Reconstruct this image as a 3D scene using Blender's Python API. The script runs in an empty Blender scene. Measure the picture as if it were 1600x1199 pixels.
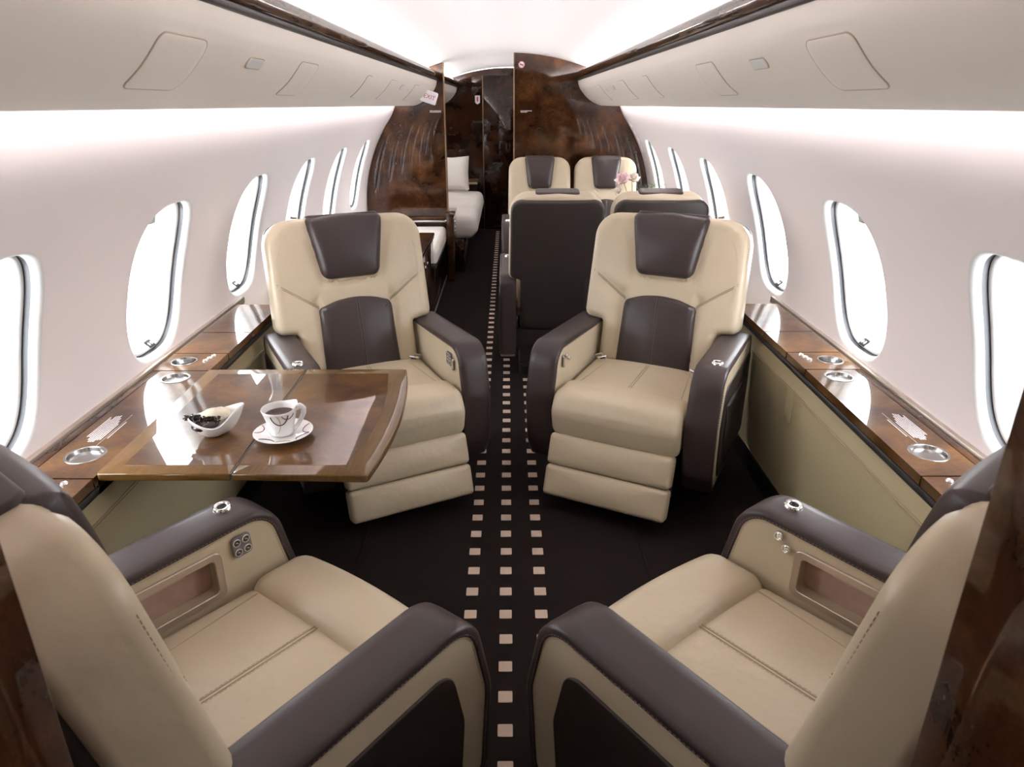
import bpy, bmesh, math, random
from math import sin, cos, pi, radians, sqrt, atan2, hypot
from mathutils import Vector, Matrix
random.seed(7)
SC = bpy.context.scene
COL = SC.collection

# ------------------------------------------------------------------ camera
cam_d = bpy.data.cameras.new('camera')
cam = bpy.data.objects.new('camera', cam_d); COL.objects.link(cam)
cam.location = (0.0, 0.0, 1.52)
cam.rotation_euler = (radians(90 - 22.316), 0, radians(-0.337))
cam_d.sensor_width = 36.0
cam_d.lens = 36.0 * 1100.0 / 1600.0
cam_d.clip_start = 0.02
cam_d.dof.use_dof = True
cam_d.dof.focus_distance = 2.6
cam_d.dof.aperture_fstop = 9.0
SC.camera = cam

# ------------------------------------------------------------------ world, lights, exposure
world = bpy.data.worlds.new('sky'); SC.world = world
world.use_nodes = True
bg = world.node_tree.nodes['Background']
bg.inputs[0].default_value = (0.93, 0.96, 1.0, 1)
bg.inputs[1].default_value = 9.0
SC.view_settings.view_transform = 'Standard'
SC.view_settings.look = 'None'
SC.view_settings.gamma = 1.0
SC.view_settings.use_curve_mapping = False
SC.view_settings.exposure = 0.80
SC.cycles.max_bounces = 8; SC.cycles.diffuse_bounces = 5; SC.cycles.adaptive_threshold = 0.03; SC.cycles.glossy_bounces = 4; SC.cycles.transparent_max_bounces = 8

SLOPE = 0.012                      # the overhead trim drops a little towards the front of the cabin
def lift(y): return SLOPE * (6.25 - y)

def strip_light(name, x, z, y0, y1, width, power, direction, color):
    ym = (y0 + y1) / 2
    l = bpy.data.lights.new(name, 'AREA'); l.shape = 'RECTANGLE'
    l.size = width; l.size_y = y1 - y0; l.energy = power; l.color = color
    o = bpy.data.objects.new(name, l); COL.objects.link(o)
    o.location = (x, ym, z + lift(ym))
    d = Vector(direction).normalized()
    yax = Vector((0, 1, -SLOPE)).normalized()
    zax = -d
    xax = yax.cross(zax).normalized(); zax = xax.cross(yax).normalized()
    o.rotation_euler = Matrix((xax, yax, zax)).transposed().to_euler()
    return o
P_COVE, P_WASH = 6.6, 0.40          # watts per metre of strip
for s in (-1, 1):
    for (a, b, k) in ((-1.4, 1.15, .85), (1.20, 3.6, 1), (3.6, 6.2, 1), (6.3, 8.6, 1)):  # first (aft) strip is added out of view to brighten and warm near chairs
        strip_light('cove_light', s * 0.755, 1.656, a, b, 0.03, k * P_COVE * (b - a), (-s, 0, 0.30), (1.0, 0.965, 0.96) if k == 1 else (1.0, 0.86, 0.74))
    for (a, b) in ((0.80, 3.5), (3.5, 6.2)):
        strip_light('wash_light', s * 0.812, 1.452, a, b, 0.02, P_WASH * (b - a), (s, 0, -0.45), (1.0, 0.94, 0.95))

# ------------------------------------------------------------------ materials
MATS = {}
def mat(name, color, rough=0.5, metal=0.0, coat=0.0, coat_rough=0.03, spec=0.5, bump=None, var=None, sheen=0.0, aniso=0.0, trans=0.0):
    m = bpy.data.materials.new(name); m.use_nodes = True
    nt = m.node_tree; b = nt.nodes['Principled BSDF']
    b.inputs['Base Color'].default_value = (*color, 1)
    b.inputs['Roughness'].default_value = rough
    b.inputs['Metallic'].default_value = metal
    b.inputs['Coat Weight'].default_value = coat
    b.inputs['Coat Roughness'].default_value = coat_rough
    b.inputs['Specular IOR Level'].default_value = spec
    if sheen: b.inputs['Sheen Weight'].default_value = sheen
    if trans: b.inputs['Transmission Weight'].default_value = trans
    tc = nt.nodes.new('ShaderNodeTexCoord')
    if var:                                  # (scale, amount): soft natural colour variation
        n = nt.nodes.new('ShaderNodeTexNoise'); n.inputs['Scale'].default_value = var[0]; n.inputs['Detail'].default_value = 5
        nt.links.new(tc.outputs['Object'], n.inputs['Vector'])
        mx = nt.nodes.new('ShaderNodeMix'); mx.data_type = 'RGBA'
        mx.inputs[6].default_value = (*[c * (1 - var[1]) for c in color], 1)
        mx.inputs[7].default_value = (*[min(1, c * (1 + var[1])) for c in color], 1)
        nt.links.new(n.outputs['Fac'], mx.inputs[0]); nt.links.new(mx.outputs[2], b.inputs['Base Color'])
    if bump:                                 # list of (scale, strength, distance)
        prev = None
        for (sc, st, di) in bump:
            n = nt.nodes.new('ShaderNodeTexNoise'); n.inputs['Scale'].default_value = sc; n.inputs['Detail'].default_value = 3
            nt.links.new(tc.outputs['Object'], n.inputs['Vector'])
            bp = nt.nodes.new('ShaderNodeBump'); bp.inputs['Strength'].default_value = st; bp.inputs['Distance'].default_value = di
            nt.links.new(n.outputs['Fac'], bp.inputs['Height'])
            if prev: nt.links.new(prev.outputs[0], bp.inputs['Normal'])
            prev = bp
        nt.links.new(prev.outputs[0], b.inputs['Normal'])
    MATS[name] = m
    return m

def wood(name, dark, mid, light, scale=6.0, stretch=(1, 1, 1), gloss=0.9, rough=0.3, warp=0.10, fine=0.30):
    """polished veneer: soft clouds and curls, fine dark pores, clear lacquer"""
    m = bpy.data.materials.new(name); m.use_nodes = True
    nt = m.node_tree; b = nt.nodes['Principled BSDF']; N = nt.nodes.new; L = nt.links.new
    tc = N('ShaderNodeTexCoord')
    mp = N('ShaderNodeMapping'); mp.inputs['Scale'].default_value = stretch
    L(tc.outputs['Object'], mp.inputs['Vector'])
    w = N('ShaderNodeTexNoise'); w.inputs['Scale'].default_value = scale * 0.8; w.inputs['Detail'].default_value = 2
    L(mp.outputs[0], w.inputs['Vector'])
    add = N('ShaderNodeVectorMath'); add.operation = 'MULTIPLY_ADD'
    L(w.outputs['Color'], add.inputs[0]); add.inputs[1].default_value = (warp, warp, warp); L(mp.outputs[0], add.inputs[2])
    n = N('ShaderNodeTexNoise'); n.inputs['Scale'].default_value = scale; n.inputs['Detail'].default_value = 6; n.inputs['Roughness'].default_value = 0.55; n.inputs['Distortion'].default_value = 0.25
    L(add.outputs[0], n.inputs['Vector'])
    mp2 = N('ShaderNodeMapping'); mp2.inputs['Scale'].default_value = (9, 26, 26) if stretch == (1, 1, 1) else (60, 4, 60)
    L(add.outputs[0], mp2.inputs['Vector'])
    n2 = N('ShaderNodeTexNoise'); n2.inputs['Scale'].default_value = scale * 0.8; n2.inputs['Detail'].default_value = 4
    L(mp2.outputs[0], n2.inputs['Vector'])
    ad = N('ShaderNodeMath'); ad.operation = 'MULTIPLY_ADD'; ad.inputs[1].default_value = fine
    L(n2.outputs['Fac'], ad.inputs[0]); L(n.outputs['Fac'], ad.inputs[2])
    cr = N('ShaderNodeValToRGB')
    cr.color_ramp.elements[0].position = 0.42; cr.color_ramp.elements[0].color = (*dark, 1)
    cr.color_ramp.elements[1].position = 0.90; cr.color_ramp.elements[1].color = (*light, 1)
    e = cr.color_ramp.elements.new(0.64); e.color = (*mid, 1)
    L(ad.outputs[0], cr.inputs[0]); L(cr.outputs[0], b.inputs['Base Color'])
    b.inputs['Roughness'].default_value = rough
    b.inputs['Specular IOR Level'].default_value = 0.05
    b.inputs['Coat Weight'].default_value = 1.0
    b.inputs['Coat Roughness'].default_value = 0.014
    b.inputs['Coat IOR'].default_value = 1.52
    MATS[name] = m
    return m

LEATHER_BUMP = [(9, 0.40, 0.014), (26, 0.20, 0.005), (70, 0.12, 0.002), (420, 0.22, 0.0005)]
mat('cream_leather', (0.56, 0.47, 0.335), 0.34, bump=LEATHER_BUMP, var=(5, 0.05))
mat('cream_leather_smooth', (0.55, 0.465, 0.33), 0.37, bump=[(420, 0.2, 0.0005)], var=(4, 0.04))
mat('brown_leather', (0.049, 0.0345, 0.0335), 0.37, spec=0.4, bump=[(30, 0.08, 0.003), (420, 0.25, 0.0005)], var=(6, 0.12))
mat('brown_shell', (0.036, 0.027, 0.024), 0.45, bump=[(300, 0.2, 0.0005)], var=(9, 0.15))
mat('brown_seam', (0.085, 0.062, 0.058), 0.5)
mat('seam', (0.36, 0.29, 0.20), 0.6)
mat('thread', (0.55, 0.45, 0.32), 0.7)
mat('dark_thread', (0.20, 0.16, 0.15), 0.7)
mat('carpet', (0.0185, 0.0135, 0.0120), 0.95, spec=0.08, bump=[(700, 0.6, 0.002), (40, 0.2, 0.003)], var=(240, 0.45))
mat('carpet_light', (0.60, 0.47, 0.38), 0.95, spec=0.1, bump=[(800, 0.7, 0.002)], var=(300, 0.15))
mat('carpet_edge', (0.018, 0.013, 0.012), 0.9, spec=0.1)
mat('wall_fabric', (0.84, 0.785, 0.785), 0.7, spec=0.25, bump=[(500, 0.1, 0.0004)])
mat('ceiling_fabric', (0.72, 0.69, 0.685), 0.75, spec=0.2)
mat('valance_fabric', (0.73, 0.67, 0.605), 0.5, spec=0.35, bump=[(600, 0.12, 0.0004)])
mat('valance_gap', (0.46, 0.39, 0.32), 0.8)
mat('window_white', (0.74, 0.75, 0.745), 0.4)
mat('shade_white', (0.34, 0.345, 0.34), 0.6)
mat('gasket', (0.035, 0.04, 0.045), 0.35)
mat('dado_leather', (0.50, 0.43, 0.265), 0.45, bump=[(300, 0.15, 0.0005)])
mat('black_plastic', (0.012, 0.011, 0.011), 0.35)
mat('graphite', (0.09, 0.088, 0.09), 0.32, metal=0.7)
mat('chrome', (0.82, 0.82, 0.82), 0.12, metal=1.0)
mat('brushed_steel', (0.46, 0.455, 0.445), 0.24, metal=1.0)
mat('champagne_metal', (0.56, 0.49, 0.42), 0.30, metal=0.85)
mat('bronze_trim', (0.30, 0.20, 0.12), 0.3, metal=0.8)
mat('compartment_lining', (0.42, 0.28, 0.225), 0.55, var=(40, 0.2))
mat('label_paper', (0.50, 0.41, 0.34), 0.6)
mat('print_dark', (0.03, 0.02, 0.02), 0.6)
mat('print_white', (0.75, 0.74, 0.76), 0.6)
mat('sofa_fabric', (0.82, 0.79, 0.74), 0.85, spec=0.2, bump=[(500, 0.25, 0.0008)])
mat('porcelain', (0.86, 0.85, 0.84), 0.12, coat=0.5)
mat('coffee', (0.05, 0.018, 0.008), 0.06)
mat('cup_red', (0.27, 0.08, 0.055), 0.25); mat('cup_brown', (0.055, 0.025, 0.025), 0.25); mat('cup_gold', (0.55, 0.42, 0.24), 0.25)
mat('chocolate', (0.022, 0.011, 0.008), 0.25, coat=0.3)
mat('chocolate_crumb', (0.018, 0.010, 0.008), 0.6)
mat('cream_filling', (0.78, 0.70, 0.55), 0.6, bump=[(60, 0.5, 0.01)])
mat('sign_white', (0.80, 0.79, 0.82), 0.25); mat('sign_red', (0.45, 0.02, 0.02), 0.5)
mat('belt_webbing', (0.42, 0.33, 0.23), 0.8)
mat('petal_pink', (0.86, 0.66, 0.68), 0.6, spec=0.2); mat('petal_white', (0.88, 0.80, 0.72), 0.6, spec=0.2)
mat('leaf_green', (0.16, 0.25, 0.07), 0.5); mat('needle_green', (0.10, 0.19, 0.08), 0.5)
mat('button_grey', (0.16, 0.16, 0.165), 0.4)
mat('lamp_lens', (0.62, 0.62, 0.60), 0.4)
wood('burl', (0.012, 0.0040, 0.0016), (0.042, 0.0150, 0.0052), (0.115, 0.046, 0.0155), scale=7, warp=.14)
wood('burl_light', (0.036, 0.0135, 0.0035), (0.090, 0.038, 0.0095), (0.175, 0.082, 0.022), scale=7, warp=.12)
wood('dark_burl', (0.0095, 0.0032, 0.0015), (0.024, 0.0085, 0.0034), (0.052, 0.020, 0.0075), scale=5, warp=.14)
wood('straight_walnut', (0.060, 0.028, 0.0060), (0.125, 0.062, 0.0145), (0.20, 0.105, 0.029), scale=3, stretch=(1, 1.0001, 1), warp=.03)
wood('rail_walnut', (0.016, 0.0065, 0.002), (0.045, 0.019, 0.006), (0.11, 0.052, 0.018), scale=4, stretch=(4, 0.8, 4), warp=.05)

g = bpy.data.materials.new('window_glass'); g.use_nodes = True
nt = g.node_tree; nt.nodes.clear()
out = nt.nodes.new('ShaderNodeOutputMaterial'); mix = nt.nodes.new('ShaderNodeMixShader')
tr = nt.nodes.new('ShaderNodeBsdfTransparent'); gl = nt.nodes.new('ShaderNodeBsdfGlossy'); gl.inputs['Roughness'].default_value = 0.03
mix.inputs[0].default_value = 0.05
nt.links.new(tr.outputs[0], mix.inputs[1]); nt.links.new(gl.outputs[0], mix.inputs[2]); nt.links.new(mix.outputs[0], out.inputs[0])
MATS['window_glass'] = g

# ------------------------------------------------------------------ mesh tools
class MB:
    def __init__(self): self.v = []; self.f = []
    def add(self, verts, faces, M=None):
        o = len(self.v)
        for p in verts: self.v.append(tuple(M @ Vector(p)) if M is not None else tuple(p))
        for f in faces: self.f.append(tuple(i + o for i in f))
        return self
    def box(self, x0, x1, y0, y1, z0, z1, M=None):
        v = [(x0,y0,z0),(x1,y0,z0),(x1,y1,z0),(x0,y1,z0),(x0,y0,z1),(x1,y0,z1),(x1,y1,z1),(x0,y1,z1)]
        f = [(0,3,2,1),(4,5,6,7),(0,1,5,4),(1,2,6,5),(2,3,7,6),(3,0,4,7)]
        return self.add(v, f, M)

def link(name, me, material, parent=None):
    o = bpy.data.objects.new(name, me); COL.objects.link(o)
    if material: me.materials.append(MATS[material])
    if parent: o.parent = parent
    return o

def build(name, mb, material, parent=None, smooth=40, bevel=0, seg=2, sub=0):
    me = bpy.data.meshes.new(name)
    me.from_pydata(mb.v, [], mb.f); me.validate()
    bm = bmesh.new(); bm.from_mesh(me)
    bmesh.ops.remove_doubles(bm, verts=bm.verts, dist=1e-5)
    bmesh.ops.recalc_face_normals(bm, faces=bm.faces)
    if bevel:
        es = [e for e in bm.edges if len(e.link_faces) == 2 and e.calc_face_angle(0) > radians(35)]
        if es: bmesh.ops.bevel(bm, geom=es, offset=bevel, segments=seg, profile=0.5, affect='EDGES')
    bm.to_mesh(me); bm.free()
    if smooth:
        for p in me.polygons: p.use_smooth = True
        me.set_sharp_from_angle(angle=radians(smooth))
    return link(name, me, material, parent)

def tag(o, label=None, cat=None, group=None, kind=None):
    if label: o['label'] = label
    if cat: o['category'] = cat
    if group: o['group'] = group
    if kind: o['kind'] = kind
    return o

def empty(name, loc=(0, 0, 0), rz=0.0, **k):
    o = bpy.data.objects.new(name, None); COL.objects.link(o)
    o.empty_display_size = 0.1
    o.location = loc; o.rotation_euler = (0, 0, rz)
    return tag(o, **k)

def rpoly(pts, radii, n=6):
    """polygon with rounded corners, counter-clockwise"""
    out = []; N = len(pts)
    if not hasattr(radii, '__len__'): radii = [radii] * N
    for i in range(N):
        p = Vector(pts[i]); a = Vector(pts[i - 1]) - p; b = Vector(pts[(i + 1) % N]) - p
        r = radii[i]; la, lb = a.length, b.length; a.normalize(); b.normalize()
        ang = a.angle(b)
        if r <= 1e-6 or ang > pi - 0.02: out.append((p.x, p.y)); continue
        d = min(r / math.tan(ang / 2), la * 0.49, lb * 0.49); rr = d * math.tan(ang / 2)
        bis = (a + b).normalized(); c = p + bis * (rr / sin(ang / 2))
        s = p + a * d - c; e = p + b * d - c
        a0 = atan2(s.y, s.x); a1 = atan2(e.y, e.x); da = (a1 - a0 + pi) % (2 * pi) - pi
        for k in range(n + 1):
            t = a0 + da * k / n; out.append((c.x + rr * cos(t), c.y + rr * sin(t)))
    return out

def dense(pts, step, closed=True):
    out = []; N = len(pts)
    for i in range(N if closed else N - 1):
        a = Vector(pts[i]); b = Vector(pts[(i + 1) % N]); k = max(1, int(math.ceil((b - a).length / step)))
        for j in range(k): out.append(tuple(a.lerp(b, j / k)))
    if not closed: out.append(tuple(pts[-1]))
    return out

def inset(pts, d):
    N = len(pts); out = []
    for i in range(N):
        p = Vector(pts[i]); t = Vector(pts[(i + 1) % N]) - Vector(pts[i - 1])
        if t.length < 1e-9: out.append(tuple(p)); continue
        t.normalize(); nrm = Vector((-t.y, t.x))
        out.append((p.x + nrm.x * d, p.y + nrm.y * d))
    return out

def pad(mb, outline, thick, r=0.01, dome=0.0, rb=0.0, fn=None, nr=4, rings=3, nw=1):
    """upholstered slab: outline in (u,v), thickness along w, rounded front edge, domed face; fn maps (u,v,w)"""
    A = sum(outline[i - 1][0] * outline[i][1] - outline[i][0] * outline[i - 1][1] for i in range(len(outline)))
    if A < 0: outline = outline[::-1]
    L = []
    if rb > 0:
        for k in range(nr):
            t = k / nr * pi / 2
            L.append((inset(outline, rb * (1 - sin(t))), rb * (1 - cos(t))))
        L.append((outline, rb))
    else: L.append((outline, 0.0))
    w_lo = L[-1][1]
    for k in range(1, nw): L.append((outline, w_lo + (thick - r - w_lo) * k / nw))
    L.append((outline, thick - r))
    for k in range(1, nr + 1):
        t = k / nr * pi / 2
        L.append((inset(outline, r * (1 - cos(t))), thick - r + r * sin(t)))
    last = L[-1][0]; n = len(last)
    cx = sum(p[0] for p in last) / n; cy = sum(p[1] for p in last) / n
    if dome: rings = max(rings, 8)
    x0_, x1_ = min(p[0] for p in last), max(p[0] for p in last); y0_, y1_ = min(p[1] for p in last), max(p[1] for p in last)
    cx, cy = (cx, cy) if not dome else ((x0_ + x1_) / 2, (y0_ + y1_) / 2)
    def dm(p): return dome * max(0, 1 - ((p[0] - (x0_ + x1_) / 2) / ((x1_ - x0_) / 2)) ** 2) * max(0, 1 - ((p[1] - (y0_ + y1_) / 2) / ((y1_ - y0_) / 2)) ** 2) if dome else 0.0
    for k in range(1, rings):
        t = 1 - k / rings
        L.append(([(cx + (p[0] - cx) * t, cy + (p[1] - cy) * t) for p in last], thick))
    V = []; F = []
    for q_, (ring, w) in enumerate(L): V += [(p[0], p[1], w + (dm(p) if w >= thick - 1e-9 else 0)) for p in ring]
    for k in range(len(L) - 1):
        for i in range(n):
            j = (i + 1) % n
            F.append((k * n + i, k * n + j, (k + 1) * n + j, (k + 1) * n + i))
    c = len(V); V.append((cx, cy, thick + dome)); k = len(L) - 1
    for i in range(n): F.append((k * n + i, k * n + (i + 1) % n, c))
    b = len(V); first = L[0][0]
    V.append((sum(p[0] for p in first) / n, sum(p[1] for p in first) / n, 0.0))
    for i in range(n): F.append((i, b, (i + 1) % n))
    if fn: V = [fn(*p) for p in V]
    return mb.add(V, F)

def ring_plate(mb, outer, inner, w0, w1, fn=None, mid=2, back=True):
    """plate between an outer outline and a hole (both sampled by angle around the hole's centre)"""
    n = 96; cx = sum(p[0] for p in inner) / len(inner); cy = sum(p[1] for p in inner) / len(inner)
    def hit(poly, a):
        best = None; dx, dy = cos(a), sin(a)
        for i in range(len(poly)):
            x1, y1 = poly[i - 1][0] - cx, poly[i - 1][1] - cy; x2, y2 = poly[i][0] - cx, poly[i][1] - cy
            den = dx * (y2 - y1) - dy * (x2 - x1)
            if abs(den) < 1e-12: continue
            t = (x1 * (y2 - y1) - y1 * (x2 - x1)) / den; u = (x1 * dy - y1 * dx) / den
            if t > 0 and -1e-9 <= u <= 1 + 1e-9: best = t if best is None else min(best, t) if poly is inner else max(best, t)
        return (cx + dx * best, cy + dy * best)
    angs = sorted(set([round(2 * pi * i / n, 6) for i in range(n)] + [round(atan2(p[1] - cy, p[0] - cx) % (2 * pi), 6) for p in list(outer) + list(inner)]))
    n = len(angs)
    O = [hit(outer, a) for a in angs]; I = [hit(inner, a) for a in angs]
    rows = []
    for k in range(mid + 1):
        t = k / mid; rows.append(([(I[i][0] + (O[i][0] - I[i][0]) * t, I[i][1] + (O[i][1] - I[i][1]) * t) for i in range(n)], w1))
    rows.append((O, w0))
    if back: rows.append((I, w0)); rows.append((I, w1))
    V = []; F = []
    for (ring, w) in rows: V += [(p[0], p[1], w) for p in ring]
    for k in range(len(rows) - 1):
        for i in range(n):
            j = (i + 1) % n; F.append((k * n + i, k * n + j, (k + 1) * n + j, (k + 1) * n + i))
    if fn: V = [fn(*p) for p in V]
    return mb.add(V, F)

def tube(mb, path, r, n=6, closed=False):
    P = [Vector(p) for p in path]; N = len(P); V = []; F = []
    prev = None
    for i in range(N):
        if closed: t = P[(i + 1) % N] - P[i - 1]
        else: t = P[min(i + 1, N - 1)] - P[max(i - 1, 0)]
        t.normalize()
        if prev is None:
            a = Vector((0, 0, 1)) if abs(t.z) < 0.9 else Vector((1, 0, 0))
            u = t.cross(a).normalized()
        else: u = (prev - t * prev.dot(t)).normalized()
        prev = u; w = t.cross(u); rr = r[i] if hasattr(r, '__len__') else r
        for k in range(n): V.append(tuple(P[i] + (u * cos(2 * pi * k / n) + w * sin(2 * pi * k / n)) * rr))
    for i in range(N if closed else N - 1):
        for k in range(n):
            a = i * n + k; b = i * n + (k + 1) % n; c = ((i + 1) % N) * n + (k + 1) % n; d = ((i + 1) % N) * n + k
            F.append((a, b, c, d))
    if not closed: F.append(tuple(range(n))[::-1]); F.append(tuple((N - 1) * n + k for k in range(n)))
    return mb.add(V, F)

def lathe(mb, prof, n=32, M=None):
    V = []; F = []; N = len(prof)
    for (r, z) in prof:
        for k in range(n): V.append((r * cos(2 * pi * k / n), r * sin(2 * pi * k / n), z))
    for i in range(N - 1):
        for k in range(n): F.append((i * n + k, i * n + (k + 1) % n, (i + 1) * n + (k + 1) % n, (i + 1) * n + k))
    return mb.add(V, F, M)

def sheet(mb, fn, nu, nv, closed_u=False):
    V = [fn(i / (nu if closed_u else nu - 1), j / (nv - 1)) for j in range(nv) for i in range(nu)]; F = []
    for j in range(nv - 1):
        for i in range(nu if closed_u else nu - 1):
            F.append((j * nu + i, j * nu + (i + 1) % nu, (j + 1) * nu + (i + 1) % nu, (j + 1) * nu + i))
    return mb.add(V, F)

def dashes(mb, path, length=0.006, gap=0.004, w=0.0012, up=0.0006):
    """a row of small stitches along a 3-D path"""
    P = [Vector(p) for p in path]; acc = 0.0; nxt = 0.0
    for i in range(len(P) - 1):
        seg = (P[i + 1] - P[i]); L = seg.length
        if L < 1e-9: continue
        t = seg / L
        while nxt < acc + L:
            c = P[i] + t * (nxt - acc)
            a = Vector((0, 0, 1)) if abs(t.z) < 0.95 else Vector((1, 0, 0))
            s = t.cross(a).normalized(); u = s.cross(t).normalized()
            M = Matrix((t, s, u)).transposed().to_4x4(); M.translation = c
            mb.box(-length / 2, length / 2, -w / 2, w / 2, -up, up, M); nxt += length + gap
        acc += L
    return mb

def rbox(name, x0, x1, y0, y1, z0, z1, material, parent=None, r=0.004, seg=2):
    return build(name, MB().box(x0, x1, y0, y1, z0, z1), material, parent, bevel=r, seg=seg)

def text_obj(name, txt, size, material, parent, M, extrude=0.0004, align='CENTER'):
    cu = bpy.data.curves.new(name, 'FONT'); cu.body = txt; cu.size = size; cu.extrude = extrude
    cu.align_x = align; cu.align_y = 'CENTER'; cu.resolution_u = 3
    t = bpy.data.objects.new(name, cu); COL.objects.link(t)
    dg = bpy.context.evaluated_depsgraph_get(); dg.update()
    me = bpy.data.meshes.new_from_object(t.evaluated_get(dg))
    bpy.data.objects.remove(t); bpy.data.curves.remove(cu)
    me.transform(M)
    me.materials.clear()
    return link(name, me, material, parent)

# ------------------------------------------------------------------ cabin shell
RW, ZC = 1.225, 0.60
Y0, Y1 = -1.7, 8.7
UPW = [(RW * cos(radians(36)), ZC + RW * sin(radians(36))), (.972, 1.348), (.953, 1.380), (.938, 1.413), (.926, 1.448), (.917, 1.485), (.910, 1.525), (.905, 1.58)]
def half_width(z):
    if z <= UPW[0][1]: return sqrt(RW ** 2 - (z - ZC) ** 2)
    for a, b in zip(UPW, UPW[1:]):
        if z <= b[1]: return a[0] + (b[0] - a[0]) * (z - a[1]) / (b[1] - a[1])
    return UPW[-1][0]
def wallpt(s, a, y, r=RW): return (s * r * cos(a), y, ZC + r * sin(a))

fl = build('floor', MB().box(-1.12, 1.12, Y0, Y1 + .05, -0.04, 0.0), 'carpet'); tag(fl, 'dark brown carpet with rows of small beige squares down the aisle', kind='structure')
sq_me = None
sqm = MB(); pad(sqm, rpoly([(-.0195, -.0195), (.0195, -.0195), (.0195, .0195), (-.0195, .0195)], .003, 2), 0.0022, 0.001, rings=2, nr=2)
first = None
for x in (-0.120, -0.009, 0.104):
    for i in range(-16, 57):
        y = 2.331 + 0.11 * i
        if y > 8.55: continue
        if first is None:
            first = build('carpet_square', sqm, 'carpet_light', fl, smooth=0); o = first
        else:
            o = bpy.data.objects.new('carpet_square', first.data); COL.objects.link(o); o.parent = fl
        o.location = (x + random.uniform(-.001, .001), y, -0.0003)
for x in (-0.53, 0.48):
    build('carpet_seam', tube(MB(), [(x, -1, .0005), (x, 6.2, .0005)], 0.004, 6), 'carpet_edge', fl)

WIN_A0, WIN_A1 = radians(3.2), radians(29.4)
WIN_AC = (WIN_A0 + WIN_A1) / 2; WIN_HA = (WIN_A1 - WIN_A0) / 2 * RW; WIN_HY = 0.208
PITCH = 0.85
win_l = [1.48 + PITCH * k for k in (-1, 0, 1, 2, 3, 4, 5, 6, 7)]
win_r = [1.48 + PITCH * k for k in (-1, 0, 1, 2, 3, 4, 5)]
def superell(t, a, b, n=3.0):
    c, s_ = cos(t), sin(t)
    return (a * math.copysign(abs(c) ** (2 / n), c), b * math.copysign(abs(s_) ** (2 / n), s_))
NW = 72
def make_wall(name, s, wins):
    mb = MB()
    a_lo, a_hi = radians(-4), radians(36)
    lo = (a_lo - WIN_AC) * RW; hi = (a_hi - WIN_AC) * RW
    def cellpt(u, v): return None
    y = Y0
    segs = []
    for c in wins:
        if c - PITCH / 2 > y + 1e-6: segs.append((y, c - PITCH / 2, None))
        segs.append((max(y, c - PITCH / 2), min(c + PITCH / 2, Y1), c)); y = min(c + PITCH / 2, Y1)
    if y < Y1 - 1e-6: segs.append((y, Y1, None))
    for (a, b, c) in segs:
        if c is None:
            sheet(mb, lambda i, j, a=a, b=b: wallpt(s, WIN_AC + (lo + (hi - lo) * j) / RW, a + (b - a) * i), 2, 13); continue
        rows = []
        ia = []
        for k in range(NW):
            t = 2 * pi * (k + .5) / NW
            ia.append(superell(t, WIN_HY, WIN_HA, 3.0))
        oa = []
        for k in range(NW):
            dy, dv = ia[k]
            tt = []
            if dy > 0: tt.append((b - c) / dy)
            if dy < 0: tt.append((a - c) / dy)
            if dv > 0: tt.append(hi / dv)
            if dv < 0: tt.append(lo / dv)
            q = min(tt); oa.append((dy * q, dv * q))
        # snap nearest samples to the cell's corners
        for (yy, vv) in ((a - c, lo), (b - c, lo), (a - c, hi), (b - c, hi)):
            kk = min(range(NW), key=lambda k: (oa[k][0] - yy) ** 2 + (oa[k][1] - vv) ** 2); oa[kk] = (yy, vv)
        for m in range(6):
            f = m / 5
            rows.append([wallpt(s, WIN_AC + (ia[k][1] + (oa[k][1] - ia[k][1]) * f) / RW, c + ia[k][0] + (oa[k][0] - ia[k][0]) * f) for k in range(NW)])
        V = [p for r_ in rows for p in r_]; F = []
        for m in range(5):
            for k in range(NW):
                k2 = (k + 1) % NW
                F.append((m * NW + k, m * NW + k2, (m + 1) * NW + k2, (m + 1) * NW + k))
        mb.add(V, F)
    o = build(name, mb, 'wall_fabric', smooth=50)
    return tag(o, 'curved white cabin side wall, ' + ('left' if s < 0 else 'right') + ' side', kind='structure')

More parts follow.
